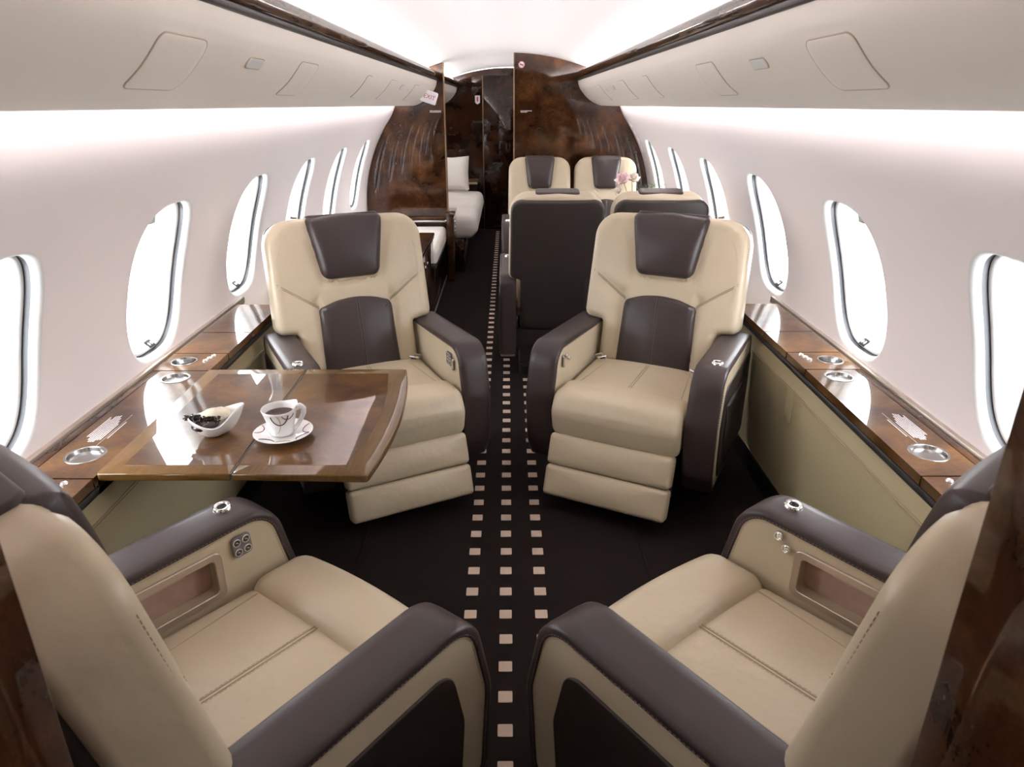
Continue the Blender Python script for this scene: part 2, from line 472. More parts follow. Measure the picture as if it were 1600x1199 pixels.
def make_window(idx, s, c):
    root = empty('window_%d' % idx, wallpt(s, WIN_AC, c), kind='structure')
    root['label'] = 'rounded cabin window set deep in the %s side wall' % ('left' if s < 0 else 'right')
    org = Vector(root.location)
    def pt(dy, dv, depth): return tuple(Vector(wallpt(s, WIN_AC + dv / RW, c + dy, RW + depth)) - org)
    def loop(a, b, depth, n=3.0): return [pt(*superell(2 * pi * (k + .5) / NW, a, b, n), depth) for k in range(NW)]
    def rings(name, specs, material):
        V = []; F = []
        for sp in specs: V += loop(*sp)
        for m in range(len(specs) - 1):
            for k in range(NW):
                k2 = (k + 1) % NW; F.append((m * NW + k, m * NW + k2, (m + 1) * NW + k2, (m + 1) * NW + k))
        return build(name, MB().add(V, F), material, root, smooth=60)
    A, B = WIN_HY, WIN_HA
    rings('reveal', [(A, B, 0), (A - .004, B - .004, .0008), (A - .010, B - .010, .005), (A - .014, B - .014, .012), (A - .017, B - .017, .022)], 'window_white')
    rings('gasket', [(A - .0168, B - .0168, .021), (A - .0165, B - .0165, .027), (A - .0180, B - .0180, .036), (A - .0210, B - .0210, .0365)], 'gasket')
    rings('inner_frame', [(A - .0205, B - .0205, .044), (A - .0205, B - .0205, .036), (A - .027, B - .027, .036), (A - .033, B - .033, .044), (A - .037, B - .037, .072), (A - .046, B - .046, .076), (A - .052, B - .052, .115)], 'window_white')
    # pane
    V = loop(A - .055, B - .055, .110); V.append(pt(0, 0, .110))
    build('pane', MB().add(V, [(k, (k + 1) % NW, NW) for k in range(NW)]), 'window_glass', root)
    # shade pulled a little way down from the top
    a, b = A - .053, B - .053
    def shp(i, j):
        v = b * (0.60 + 0.40 * j); x = a * max(0.0, 1 - (v / b) ** 3.0) ** (1 / 3.0)
        return pt(-x + 2 * x * i, v, .098)
    build('shade', sheet(MB(), shp, 17, 10), 'shade_white', root)
    # switch plate on the sill
    def sw(u, v, w): return pt(u * 1.15 + .030, -B + .0335 + v * .75 + w * .6, .046 + v * 1.0 - w * .8)
    m_ = MB(); pad(m_, rpoly([(-.016, -.012), (.016, -.012), (.016, .012), (-.016, .012)], .004, 3), .004, .001, fn=sw, nr=2, rings=2)
    sp = build('switch_plate', m_, 'black_plastic', root)
    for d in (-.007, .007):
        m_ = MB(); pad(m_, [(d + .0045 * cos(t), .0055 * sin(t)) for t in [k * pi / 5 for k in range(10)]], .0055, .001, fn=sw, nr=1, rings=2)
        build('switch_button', m_, 'print_white', root)
    return root
for s, nm, ws in ((-1, 'wall_left', win_l), (1, 'wall_right', win_r)):
    w_ = make_wall(nm, s, ws)
    build('lower_wall', sheet(MB(), lambda i, j: wallpt(s, radians(-4 - 29 * j), Y0 + (Y1 + .05 - Y0) * i), 2, 9), 'wall_fabric', w_)
    up = UPW + [(.86, 1.66), (.775, 1.78)]
    build('cove_back', sheet(MB(), lambda i, j: (s * up[int(round(j * (len(up) - 1)))][0], Y0 + (Y1 + .05 - Y0) * i, up[int(round(j * (len(up) - 1)))][1]), 2, len(up)), 'wall_fabric', w_, smooth=60)
k = 1
for c in win_l: make_window(k, -1, c); k += 1
for c in win_r: make_window(k, 1, c); k += 1

# ceiling
def ceil_z(x): return 1.836 - 0.088 * (x / .58) ** 2
cm = MB()
sheet(cm, lambda i, j: ((-.78 + 1.56 * i), Y0 + (Y1 - Y0) * j, ceil_z(-.78 + 1.56 * i) + lift(Y0 + (Y1 - Y0) * j)), 33, 3)
tag(build('ceiling', cm, 'ceiling_fabric', smooth=60), 'softly arched white cabin ceiling', kind='structure')

# overhead valances with rail
PV = [(.575, 1.632), (.578, 1.610), (.585, 1.585), (.597, 1.562), (.612, 1.542), (.628, 1.523), (.645, 1.505), (.666, 1.487), (.688, 1.472), (.711, 1.458), (.735, 1.447), (.760, 1.439), (.780, 1.435), (.790, 1.437), (.793, 1.443)]
PS = [0.0]
for i in range(1, len(PV)): PS.append(PS[-1] + hypot(PV[i][0] - PV[i - 1][0], PV[i][1] - PV[i - 1][1]))
def vpt(s, sv, y, off=0.0):
    i = 0
    while i < len(PS) - 2 and PS[i + 1] < sv: i += 1
    t = (sv - PS[i]) / (PS[i + 1] - PS[i]); a, b = PV[i], PV[i + 1]
    dx, dz = b[0] - a[0], b[1] - a[1]; L = hypot(dx, dz)
    nx, nz = dz / L, -dx / L                      # towards the cabin
    if nx > 0: nx, nz = -nx, -nz
    return (s * (a[0] + dx * t + nx * off), y, a[1] + dz * t + nz * off + lift(y))
def make_valance(s, side):
    root = empty('overhead_valance', (s * .7, 2.0, 1.50), label='beige overhead valance with service hatches along the %s side' % side, cat='valance', group='overhead valances')
    org = Vector(root.location)
    def P(sv, y, off=0.0): return tuple(Vector(vpt(s, sv, y, off)) - org)
    m = MB(); sheet(m, lambda i, j: P(PS[-1] * i, Y0 + (Y1 - Y0) * j), 40, 3)
    body = build('valance_panel', m, 'valance_fabric', root, smooth=60)
    back = [(.793, 1.443), (.790, 1.49), (.775, 1.56), (.70, 1.61), (.61, 1.640)]
    m = MB(); sheet(m, lambda i, j: tuple(Vector((s * back[int(round(i * 4))][0], Y0 + (Y1 - Y0) * j, back[int(round(i * 4))][1] + lift(Y0 + (Y1 - Y0) * j))) - org), 5, 2)
    build('valance_back', m, 'ceiling_fabric', root)
    def hatch(name, s0, s1, ya, yb, rad, material, off=.0025, gap=True):
        ol = dense(rpoly([(s0, ya), (s1, ya), (s1, yb), (s0, yb)], rad, 5), .02)
        m_ = MB(); pad(m_, ol, off, .001, fn=lambda u, v, w: P(u, v, w), nr=2, rings=5)
        build(name, m_, material, root)
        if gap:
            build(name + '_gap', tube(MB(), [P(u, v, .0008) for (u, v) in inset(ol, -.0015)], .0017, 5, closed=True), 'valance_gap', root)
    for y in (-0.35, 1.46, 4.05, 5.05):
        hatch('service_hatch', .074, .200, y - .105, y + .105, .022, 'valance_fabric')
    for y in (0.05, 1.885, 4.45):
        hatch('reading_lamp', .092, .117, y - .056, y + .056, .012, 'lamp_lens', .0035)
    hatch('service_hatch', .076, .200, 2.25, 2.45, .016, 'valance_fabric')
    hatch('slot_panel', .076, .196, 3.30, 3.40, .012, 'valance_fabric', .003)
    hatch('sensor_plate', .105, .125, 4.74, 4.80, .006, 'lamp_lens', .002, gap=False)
    # rail: wood cap above, smoked strip below
    rail = [(.564, 1.644), (.559, 1.649), (.556, 1.683), (.560, 1.690), (.566, 1.692), (.598, 1.690), (.602, 1.670), (.602, 1.644)]
    def rsheet(pts):
        m_ = MB(); n = len(pts)
        sheet(m_, lambda i, j: tuple(Vector((s * pts[int(round(i * n)) % n][0], Y0 + (Y1 - Y0) * j, pts[int(round(i * n)) % n][1] + lift(Y0 + (Y1 - Y0) * j))) - org), n, 2, closed_u=True)
        return m_
    build('wood_rail', rsheet(rail), 'rail_walnut', root, smooth=50)
    build('rail_strip', rsheet([(.572, 1.626), (.567, 1.630), (.566, 1.639), (.570, 1.641), (.600, 1.641), (.600, 1.626)]), 'graphite', root, smooth=50)
    build('rail_groove', rsheet([(.573, 1.638), (.573, 1.648), (.600, 1.648), (.600, 1.638)]), 'black_plastic', root)
    return root
val_l = make_valance(-1, 'left'); make_valance(1, 'right')

# bulkheads
def arch_outline(x0, x1, z0, yy, n=40):
    """cross-section of the cabin between x0 and x1 (counter-clockwise seen from the camera)"""
    def top(x):
        ax = abs(x)
        if ax < .78: return ceil_z(x) + lift(yy) - .001
        z = ZC + sqrt(max(0, 1.222 ** 2 - ax * ax)) if ax < 1.222 else ZC
        return z
    def half(z): return sqrt(max(0, 1.222 ** 2 - (z - ZC) ** 2))
    pts = []
    lo = lambda x: z0
    xs = [x0 + (x1 - x0) * i / n for i in range(n + 1)]
    return xs, top, half
def bulkhead(name, x0, x1, ya, yb, material, label, z0=0.0, parent=None):
    """wood partition following the round cabin; x range from aisle edge to the wall"""
    s = 1 if (x0 + x1) > 0 else -1
    inner = min(abs(x0), abs(x1)) * (1 if x0 * x1 > 0 else -1)
    pts = [(s * inner, z0)]
    # up the wall side
    zs = [z0 + (1.56 - z0) * i / 22 for i in range(23)]
    w = [(s * (half_width(z) - .004), z) for z in zs]
    topx = []
    xw = .80
    n = 24
    top = [(s * (xw + (inner - xw) * i / n), ceil_z(xw + (inner - xw) * i / n) + lift(yb) - .002) for i in range(n + 1)]
    pts += w + top
    if s < 0: pts = pts[::-1]
    mb = MB(); n = len(pts)
    V = [(p[0], ya, p[1]) for p in pts] + [(p[0], yb, p[1]) for p in pts]
    F = [tuple(range(n)), tuple(range(n, 2 * n))[::-1]] + [(i, (i + 1) % n, n + (i + 1) % n, n + i) for i in range(n)]
    mb.add(V, F)
    o = build(name, mb, material, parent, smooth=30)
    tag(o, label, kind='structure')
    return o
DIV = 6.25
dl = bulkhead('wall_forward_left', -.525, -1.22, DIV, DIV + .05, 'burl', 'glossy burl wood partition left of the aisle', z0=.0)
dr = bulkhead('wall_forward_right', .055, 1.22, DIV, DIV + .05, 'burl', 'glossy burl wood partition right of the aisle')
build('edge_trim', MB().box(-.527, -.518, DIV - .004, DIV + .054, 0.0, ceil_z(.52) + lift(DIV) - .003), 'bronze_trim', dl, bevel=.0015)
build('edge_trim', MB().box(.049, .058, DIV - .004, DIV + .054, 0.0, ceil_z(.05) + lift(DIV) - .003), 'bronze_trim', dr, bevel=.0015)
# far wall with door
fw = MB()
tmp = []
n = 30
wl = [(half_width(z) - .004, z) for z in [1.56 * i / 22 for i in range(23)]]
pts = wl + [(.80 - 1.6 * i / n, ceil_z(.80 - 1.6 * i / n) + lift(Y1) - .003) for i in range(n + 1)] + [(-x, z) for (x, z) in wl[::-1]]
nn = len(pts)
V = [(p[0], Y1, p[1]) for p in pts] + [(p[0], Y1 + .05, p[1]) for p in pts]
fw.add(V, [tuple(range(nn)), tuple(range(nn, 2 * nn))[::-1]] + [(i, (i + 1) % nn, nn + (i + 1) % nn, nn + i) for i in range(nn)])
fwall = tag(build('wall_forward', fw, 'dark_burl', smooth=30), 'dark burl wood wall at the far end of the cabin', kind='structure')
door = empty('door_1', (-.0, Y1 - .012, 0), kind='structure'); door['label'] = 'dark wood door in the far wall'
build('door_leaf', MB().box(-.275, .34, -.008, .010, .01, 1.72), 'dark_burl', door, bevel=.003)
build('door_seam', MB().box(-.289, -.279, -.010, .0, 0.0, 1.715), 'bronze_trim', door, bevel=.001)
m = MB(); lathe(m, [(0, .02), (.010, .02), (.012, .014), (.008, 0)], 16, Matrix.Translation((-.245, -.008, .96)) @ Matrix.Rotation(pi / 2, 4, 'X'))
build('door_knob', m, 'chrome', door)
# aft end behind the camera: near partitions and end wall
dnr = bulkhead('wall_aft_right', .402, 1.22, .36, .50, 'burl', 'glossy dark wood partition edge close to the camera, right')
dnl = bulkhead('wall_aft_left', -.432, -1.22, .36, .50, 'burl', 'glossy dark wood partition edge close to the camera, left')
build('panel_groove', MB().box(.470, .482, .497, .5025, 0, 1.7), 'black_plastic', dnr)
build('edge_trim', MB().box(.399, .406, .355, .503, 0, 1.75), 'burl', dnr, bevel=.003)
build('edge_trim', MB().box(-.436, -.429, .355, .503, 0, 1.75), 'burl', dnl, bevel=.003)
ea = MB(); ea.box(-1.2, 1.2, Y0 - .05, Y0, 0, 1.95)
tag(build('wall_aft', ea, 'dark_burl'), 'dark wood wall at the aft end of the cabin', kind='structure')

# ------------------------------------------------------------------ side ledges with wood lids, cup wells and dado
ZL = 0.655
LX0, LX1 = 1.012, 1.205            # inner and outer edge of the lids
def plate_hole(mb, x0, x1, y0, y1, cx, cy, r, z, n=48):
    ia = [(cx + r * cos(2 * pi * k / n), cy + r * sin(2 * pi * k / n)) for k in range(n)]; oa = []
    for k in range(n):
        dx, dy = ia[k][0] - cx, ia[k][1] - cy; tt = []
        if dx > 1e-9: tt.append((x1 - cx) / dx)
        if dx < -1e-9: tt.append((x0 - cx) / dx)
        if dy > 1e-9: tt.append((y1 - cy) / dy)
        if dy < -1e-9: tt.append((y0 - cy) / dy)
        q = min(tt); oa.append((cx + dx * q, cy + dy * q))
    for c in ((x0, y0), (x1, y0), (x0, y1), (x1, y1)):
        kk = min(range(n), key=lambda k: (oa[k][0] - c[0]) ** 2 + (oa[k][1] - c[1]) ** 2); oa[kk] = c
    V = [(p[0], p[1], z) for p in ia] + [(p[0], p[1], z) for p in oa] + [(p[0], p[1], z - .012) for p in ia]
    F = []
    for k in range(n):
        k2 = (k + 1) % n
        F.append((k, k2, n + k2, n + k)); F.append((2 * n + k, 2 * n + k2, k2, k))
    mb.add(V, F)

def make_ledge(s, side, yd):
    root = empty('side_ledge', (s * 1.1, 1.9, 0), label='wood topped side ledge with cup wells and leather dado under the %s windows' % side, cat='side ledge', group='side ledges')
    org = Vector(root.location)
    def bld(name, mb, material, **k):
        mb.v = [(s * p[0] - org.x, p[1] - org.y, p[2] - org.z) for p in mb.v]
        return build(name, mb, material, root, **k)
    ye = 3.04
    # dado panel, kick strip, groove lines
    prof = [(1.030, ZL - .045), (1.020, ZL - .10), (1.022, .50), (1.030, .30), (1.046, .09)]
    m = MB(); sheet(m, lambda i, j: (prof[int(round(i * 4))][0], .52 + (yd - .52) * j, prof[int(round(i * 4))][1]), 5, 2)
    bld('dado_panel', m, 'dado_leather', smooth=60)
    m = MB(); m.box(1.040, 1.066, .52, yd, 0, .092); bld('kick_strip', m, 'carpet_edge')
    for dz in (.0, .008):
        bld('dado_seam', tube(MB(), [(1.0192, .52, ZL - .115 - dz), (1.0192, yd, ZL - .115 - dz)], .0012, 5), 'seam')
    m = MB(); pad(m, rpoly([(2.300, .408), (2.366, .408), (2.366, .537), (2.300, .537)], .006, 3), .003, .0012, fn=lambda u, v, w: (1.0235 - w, u, v), nr=2, rings=2)
    bld('access_panel', m, 'dado_leather')
    # ledge core, edge strip
    m = MB(); m.box(1.026, 1.19, .52, ye, ZL - .052, ZL - .020); bld('ledge_core', m, 'black_plastic')
    m = MB(); m.box(1.012, 1.028, .52, ye, ZL - .052, ZL - .030); bld('edge_strip', m, 'graphite', bevel=.004)
    m = MB(); m.box(1.207, 1.235, .52, ye + .1, ZL - .02, ZL + .010); bld('wall_trim', m, 'champagne_metal', bevel=.003)
    # lids: (y0, y1, wells [(x, y, radius, kind)])
    lids = [(.54, 1.500, [(1.128, 1.425, .043, 'cup')]),
            (1.506, 2.225, [(1.097, 1.625, .050, 'dish'), (1.097, 2.160, .047, 'dish')]),
            (2.231, 2.398, [(1.135, 2.318, .044, 'cup')]),
            (2.404, 2.640, []), (2.646, ye, [])]
    m = MB(); m.box(1.181, 1.205, 1.506, 2.225, ZL - .026, ZL); bld('rear_strip', m, 'burl', bevel=.001)
    for (a, b, wells) in lids:
        m = MB(); z = ZL; LX1 = 1.178 if a == 1.506 else 1.205
        cuts = [a] + [(wells[i][1] + wells[i + 1][1]) / 2 for i in range(len(wells) - 1)] + [b]
        if wells:
            for i, w in enumerate(wells): plate_hole(m, LX0, LX1, cuts[i], cuts[i + 1], w[0], w[1], w[2] - .002, z)
        else: m.add([(LX0, a, z), (LX1, a, z), (LX1, b, z), (LX0, b, z)], [(0, 1, 2, 3)])
        x1 = LX1
        if b == ye: pass
        # rim: rounded aisle edge and skirts
        for (p, q) in (((LX0, a), (LX0, b)), ((LX0, b), (LX1, b)), ((LX1, b), (LX1, a)), ((LX1, a), (LX0, a))):
            m.add([(p[0], p[1], z), (q[0], q[1], z), (q[0], q[1], z - .026), (p[0], p[1], z - .026)], [(0, 1, 2, 3)])
        m.add([(LX0, a, z - .026), (LX1, a, z - .026), (LX1, b, z - .026), (LX0, b, z - .026)], [(0, 1, 2, 3)]) if not wells else None
        bld('wood_lid', m, 'burl_light', smooth=30)
        for (x, y, r, kind) in wells:
            m = MB(); M = Matrix.Translation((x, y, z))
            if kind == 'dish':
                lathe(m, [(r, .0), (r, .0012), (r - .001, .002), (r - .006, .002), (r - .007, .001), (r - .010, -.009), (.002, -.012), (0, -.012)], 48, M)
                bld('bottle_dish', m, 'brushed_steel', smooth=25)
            else:
                lathe(m, [(r, .0), (r, .0012), (r - .001, .002), (r - .005, .002), (r - .006, .0), (r - .008, -.055), (0, -.056)], 48, M)
                bld('cup_well', m, 'brushed_steel', smooth=25)
    btn = [(1.052, 2.372), (1.058, 2.348), (1.063, 2.324), (1.066, 1.478), (1.072, 1.448)]
    for (x, y) in btn:
        m = MB(); lathe(m, [(.0095, 0), (.0095, .002), (.008, .0045), (.005, .005), (.0035, .0035), (0, .0035)], 20, Matrix.Translation((x, y, ZL)))
        bld('ledge_button', m, 'chrome')
    # printed placard: rows of tiny white print
    m = MB(); rows = 8; rnd = random.Random(3 + s)
    if True:
        for r_ in range(rows):
            x = 1.150 - r_ * .0062; y = 1.700
            ln = [.125, .112, .150, .165, .168, .150, .120, .100][r_]
            yy = y + [.03, .03, .012, .0, 0, 0, 0.01, .012][r_]
            end = yy + ln
            while yy < end:
                L = rnd.uniform(.003, .009); m.box(x - .0019, x + .0019, yy, min(end, yy + L), ZL + .0001, ZL + .0004); yy += L + .0016
        m.box(1.0965, 1.0972, 1.675, 1.872, ZL + .0001, ZL + .0004)
        yy = 1.72
        while yy < 1.825:
            L = rnd.uniform(.003, .008); m.box(1.0885, 1.0915, yy, yy + L, ZL + .0001, ZL + .0004); yy += L + .0015
    tag(bld('placard_print', m, 'print_white', smooth=0), 'small white printed lines', kind='stuff')
    return root
make_ledge(-1, 'left', 4.02); make_ledge(1, 'right', 3.55)

# ------------------------------------------------------------------ chairs
ARM_OUT = rpoly([(-.575, .14), (-.02, .14), (.028, .23), (.045, .43), (.0, .626), (-.575, .610)], [.03, .03, .06, .12, .085, .05], 7)
def chair(name, label, group, loc, yaw, ws, kind='club', hw=.25, arms=(-1, 1), armt=.115, backhw=.325, controls='pad', window_arm=True, detail=True, cat='chair'):
    """reclining leather chair. local +y is forward; ws = sign of local x on the window side"""
    root = empty(name, (loc[0], loc[1], 0), yaw, label=label, cat=cat, group=group)
    OY = .28                                                # arms' front lies at y = OY
    def T(x, y, z): return (x, y + OY, z)
    def part(nm, mb, material, parent=root, **k):
        mb.v = [T(*p) for p in mb.v]
        return build(nm, mb, material, parent, **k)
    # ---- base
    m = MB(); m.box(-hw + .03, hw - .03, -.50, -.06, .06, .30); part('seat_frame', m, 'brown_shell', bevel=.015)
    m = MB(); pad(m, rpoly([(-.19, -.46), (.19, -.46), (.19, -.08), (-.19, -.08)], .05), .07, .02, rb=0); part('pedestal', m, 'black_plastic')
    # ---- seat
    def crown(x, z): return z + .012 * (1 - (x / hw) ** 2)
    prof = rpoly([(-.40, .33), (-.075, .33), (-.075, .452), (-.40, .462)], [.02, .02, .035, .02], 6)
    m = MB(); pad(m, dense(prof, .03), 2 * hw, .03, rb=.03, fn=lambda u, v, w: (w - hw, u, crown(w - hw, v) if v > .40 else v), rings=2, nw=16)
    # resample along x for the crown
    seat = part('seat_cushion', m, 'cream_leather')
    prof = rpoly([(-.10, .29), (.075, .29), (.095, .40), (.055, .474), (-.10, .474)], [.02, .045, .06, .06, .045], 8)
    m = MB(); nx = 14; ol = dense(prof, .03)
    def bol(i, j):
        x = -hw + 2 * hw * j; e = min(1, (hw - abs(x)) / .035); sh = (1 - sqrt(max(0, 1 - (1 - e) ** 2))) * .03
        p = inset_ol(sh)[int(round(i * len(ol))) % len(ol)]
        return (x, p[0] + .010 * (1 - (x / hw) ** 2) * (1 if p[0] > 0 else 0), p[1] + (.012 * (1 - (x / hw) ** 2) if p[1] > .4 else 0))
    cache = {}
    A = sum(ol[i - 1][0] * ol[i][1] - ol[i][0] * ol[i - 1][1] for i in range(len(ol)))
    if A < 0: ol = ol[::-1]
    def inset_ol(d):
        k = round(d, 5)
        if k not in cache: cache[k] = inset(ol, d)
        return cache[k]
    xs = [0, .006, .016, .03, .05, .07] + [.1 + .8 * q / nx for q in range(nx + 1)] + [.93, .95, .97, .984, .994, 1]
    V = []; F = []; no = len(ol)
    for j in xs: V += [bol(i / no, j) for i in range(no)]
    for j in range(len(xs) - 1):
        for i in range(no): F.append((j * no + i, j * no + (i + 1) % no, (j + 1) * no + (i + 1) % no, (j + 1) * no + i))
    F.append(tuple(range(no))); F.append(tuple((len(xs) - 1) * no + i for i in range(no))[::-1])
    m.add(V, F); part('seat_bolster', m, 'cream_leather')
    zt = lambda x, y: crown(x, .452 + (.462 - .452) * (-.075 - y) / .325) + .0003
    if detail:
        for dx in (-.004, .004):
            pth = [(dx, -.09 - .27 * q / 12, zt(dx, -.09 - .27 * q / 12)) for q in range(13)]
            part('seat_seam', tube(MB(), pth, .0014, 5), 'seam')
            part('seat_stitching', dashes(MB(), [(p[0] + (.004 if dx > 0 else -.004), p[1], p[2] + .0006) for p in pth]), 'thread')
        for sx in (-1, 1):
            pth = [(sx * (.205 - .03 * q / 10), -.10 - .27 * q / 10, zt(sx * .2, -.10 - .27 * q / 10)) for q in range(11)]
            part('seat_seam', tube(MB(), pth, .0016, 5), 'seam')
    # ---- leg rest: two padded segments over a dark panel
    th = atan2(.075, .235)
    def leg(u, v, w):   # v along the slope downwards from the top, w outwards
        return (u, .092 + v * sin(th) + w * cos(th) - .045, .298 - v * cos(th) + w * sin(th))
    for (a, b) in ((0.0, .122), (.124, .246)):
        ol2 = dense(rpoly([(-hw + .008, a), (hw - .008, a), (hw - .008, b), (-hw + .008, b)], .016, 4), .04)
        m = MB(); pad(m, ol2, .05, .018, dome=.008, fn=leg, rings=4); part('legrest_pad', m, 'cream_leather')
    m = MB(); pad(m, rpoly([(-hw + .012, .0), (hw - .012, .0), (hw - .012, .238), (-hw + .012, .238)], .01, 3), .03, .004, fn=lambda u, v, w: leg(u, v, w - .028)); part('legrest_panel', m, 'brown_shell')
    # ---- back
    ph = radians(12.0); BY, BZ = -.418, .43; WG = .012
    def relief(x, sv):                  # soft padding of the front: full middle, valleys along the seams and under the headrest
        ax = abs(x); hr_ = backhw / .325; lw_ = .152 * hr_; Ht = .645
        r = .014 * (1 - min(1, ax / backhw) ** 3)
        if ax > lw_ - .02:
            d = (sv - .288) - (ax - lw_) * (.107 / (backhw - .022 - lw_)); r -= .010 * math.exp(-(d / .020) ** 2) * max(0.0, min(1.0, (backhw - .012 - ax) / .05))
        edge = (.118 + .042 * max(0, min(1, (sv - Ht + .245) / .245))) * hr_
        if sv > Ht - .32: r -= .010 * math.exp(-(max(abs(ax - edge - .004) if sv > Ht - .25 else hypot(max(0, ax - edge), sv - Ht + .253), 0) / .016) ** 2)
        if sv < .34: r -= .008 * math.exp(-((ax - lw_ - .006) / .014) ** 2)
        return r
    def bk(x, sv, w, wing=None):        # sv up the back, w forward of the cushion's mid plane
        w2 = w + WG * min(1.15, abs(x) / backhw) ** 2.2 + relief(x, sv) * max(0.0, min(1.0, (w + .06) / .06))
        return (x, BY - sv * sin(ph) + w2 * cos(ph), BZ + sv * cos(ph) + w2 * sin(ph))
    H = .645
    lo = min(hw - .006, backhw)
    if True:
        half = [(lo, 0.0), (lo, .185), (backhw, .200), (backhw - .012, H), ]
        ol = rpoly([(-lo, 0), (lo, 0), (lo, .19), (backhw + .004, .20), (backhw - .004, H - .002), (0, H + .012), (-backhw + .004, H - .002), (-backhw - .004, .20), (-lo, .19)], [.03, .03, .012, .035, .105, .3, .105, .035, .012], 8)
    else:
        ol = rpoly([(-lo, 0), (lo, 0), (backhw, .2), (backhw - .006, H - .002), (0, H + .008), (-backhw + .006, H - .002), (-backhw, .2)], [.03, .03, .05, .08, .3, .08, .05], 8)
    ol = dense(ol, .03)
    m = MB(); pad(m, ol, .125, .032, rb=.02, fn=lambda u, v, w: bk(u, v, w - .125), rings=(34 if detail else 14), nr=5)
    back = part('backrest', m, 'cream_leather')
    hr = backhw / .325
    # headrest wrapped over the top edge
    ol = dense(rpoly([(-.118 * hr, H - .245), (.118 * hr, H - .245), (.160 * hr, H + .004), (0, H + .016), (-.160 * hr, H + .004)], [.04, .04, .02, .3, .02], 7), .02)
    m = MB(); pad(m, ol, .060, .026, dome=.016, fn=lambda u, v, w: bk(u, v, w - .036 - .022 * max(0, (v - H + .05) / .06) ** 2), rings=9, nr=5)
    part('headrest', m, 'brown_leather', back)
    m = MB(); pad(m, rpoly([(-.148 * hr, -.085), (.148 * hr, -.085), (.148 * hr, -.015), (-.148 * hr, -.015)], .02, 4), .014, .008, fn=lambda u, v, w: (u, bk(u, H, v)[1], bk(0, H + .008, v)[2] + w - .006 - .06 * u * u))
    part('headrest_wrap', m, 'brown_leather', back)
    # lumbar panels, left and right of a centre seam
    lw = .152 * hr
    ol = dense(rpoly([(-lw - .008, -.005), (lw + .008, -.005), (lw, .288), (lw * .5, .313), (0, .322), (-lw * .5, .313), (-lw, .288)], [.02, .02, .025, .2, .3, .2, .025], 5), .02)
    def lum(u, v, w): return bk(u, v, w - .024 + .012 * (1 - min(1, (u / lw) ** 2)))
    m = MB(); pad(m, ol, .040, .014, dome=.010, fn=lum, rings=8)
    part('lumbar_panel', m, 'brown_leather', back)
    for dx in (-.0045, .0045):
        pth = [lum(dx, .0 + .312 * q / 16, .0416 + .010 * (1 - ((.312 * q / 16 - .158) / .16) ** 2)) for q in range(17)]
        part('lumbar_seam', tube(MB(), pth, .0016, 5), 'brown_seam', back)
    if detail:
        for sx in (-1, 1):
            p0, p1 = (sx * (lw - .002), .288), (sx * (backhw - .022), .395)
            for d in (0, .007):
                pth = [(p0[0] + (p1[0] - p0[0]) * q / 14, p0[1] + (p1[1] - p0[1]) * q / 14 + d) for q in range(15)]
                part('back_seam', tube(MB(), [bk(a, b, (.0022 if abs(a) < backhw - .034 else -.001)) for (a, b) in pth], .0016, 5), 'seam', back)
            # edge seam running down the wing
            pth = [(sx * (backhw - .042 - .06 * max(0, (q - 14) / 6) ** 2), .215 + (H - .26) * q / 20) for q in range(21)]
            part('wing_seam', dashes(MB(), [bk(a, b, .0003) for (a, b) in pth]), 'thread', back)
            pth = [bk(sx * (backhw - .007), .23 + (H - .33) * q / 20, -.0135) for q in range(21)]
            part('edge_stitching', dashes(MB(), pth), 'seam', back)
        m = MB(); tube(m, [bk(ws * .178 * hr, H + .010, -.05), bk(ws * .20 * hr, H + .013, -.03), bk(ws * .195 * hr, H + .012, -.07), bk(ws * .178 * hr, H + .010, -.05)], .004, 6)
        part('headrest_strap', m, 'belt_webbing', back)
    # dark shell on the rear
    e = .010 if kind == 'club' else .004
    if True:
        ol = rpoly([(-lo + .01, -.10), (lo - .01, -.10), (lo - .01, .20), (backhw - e, .215), (backhw - e - .004, H - .008), (-backhw + e + .004, H - .008), (-backhw + e, .215), (-lo + .01, .20)], [.02, .02, .01, .02, .06, .06, .02, .01], 6)
    else:
        ol = rpoly([(-backhw + .012, -.10), (backhw - .012, -.10), (backhw - .012, H - .022), (-backhw + .012, H - .022)], [.02, .02, .05, .05], 6)
    ol = dense(ol, .04)
    m = MB(); pad(m, ol, .03, .014, dome=.004, fn=lambda u, v, w: bk(u, v, -.116 - w), rings=5); part('back_shell', m, 'brown_shell', back)
    if kind != 'club':
        m = MB(); pad(m, rpoly([(-backhw + .03, -.24), (backhw - .03, -.24), (backhw - .03, -.11), (-backhw + .03, -.11)], .012, 4), .03, .01, fn=lambda u, v, w: bk(u, v, -.110 - w)); part('kick_panel', m, 'brown_shell', back)
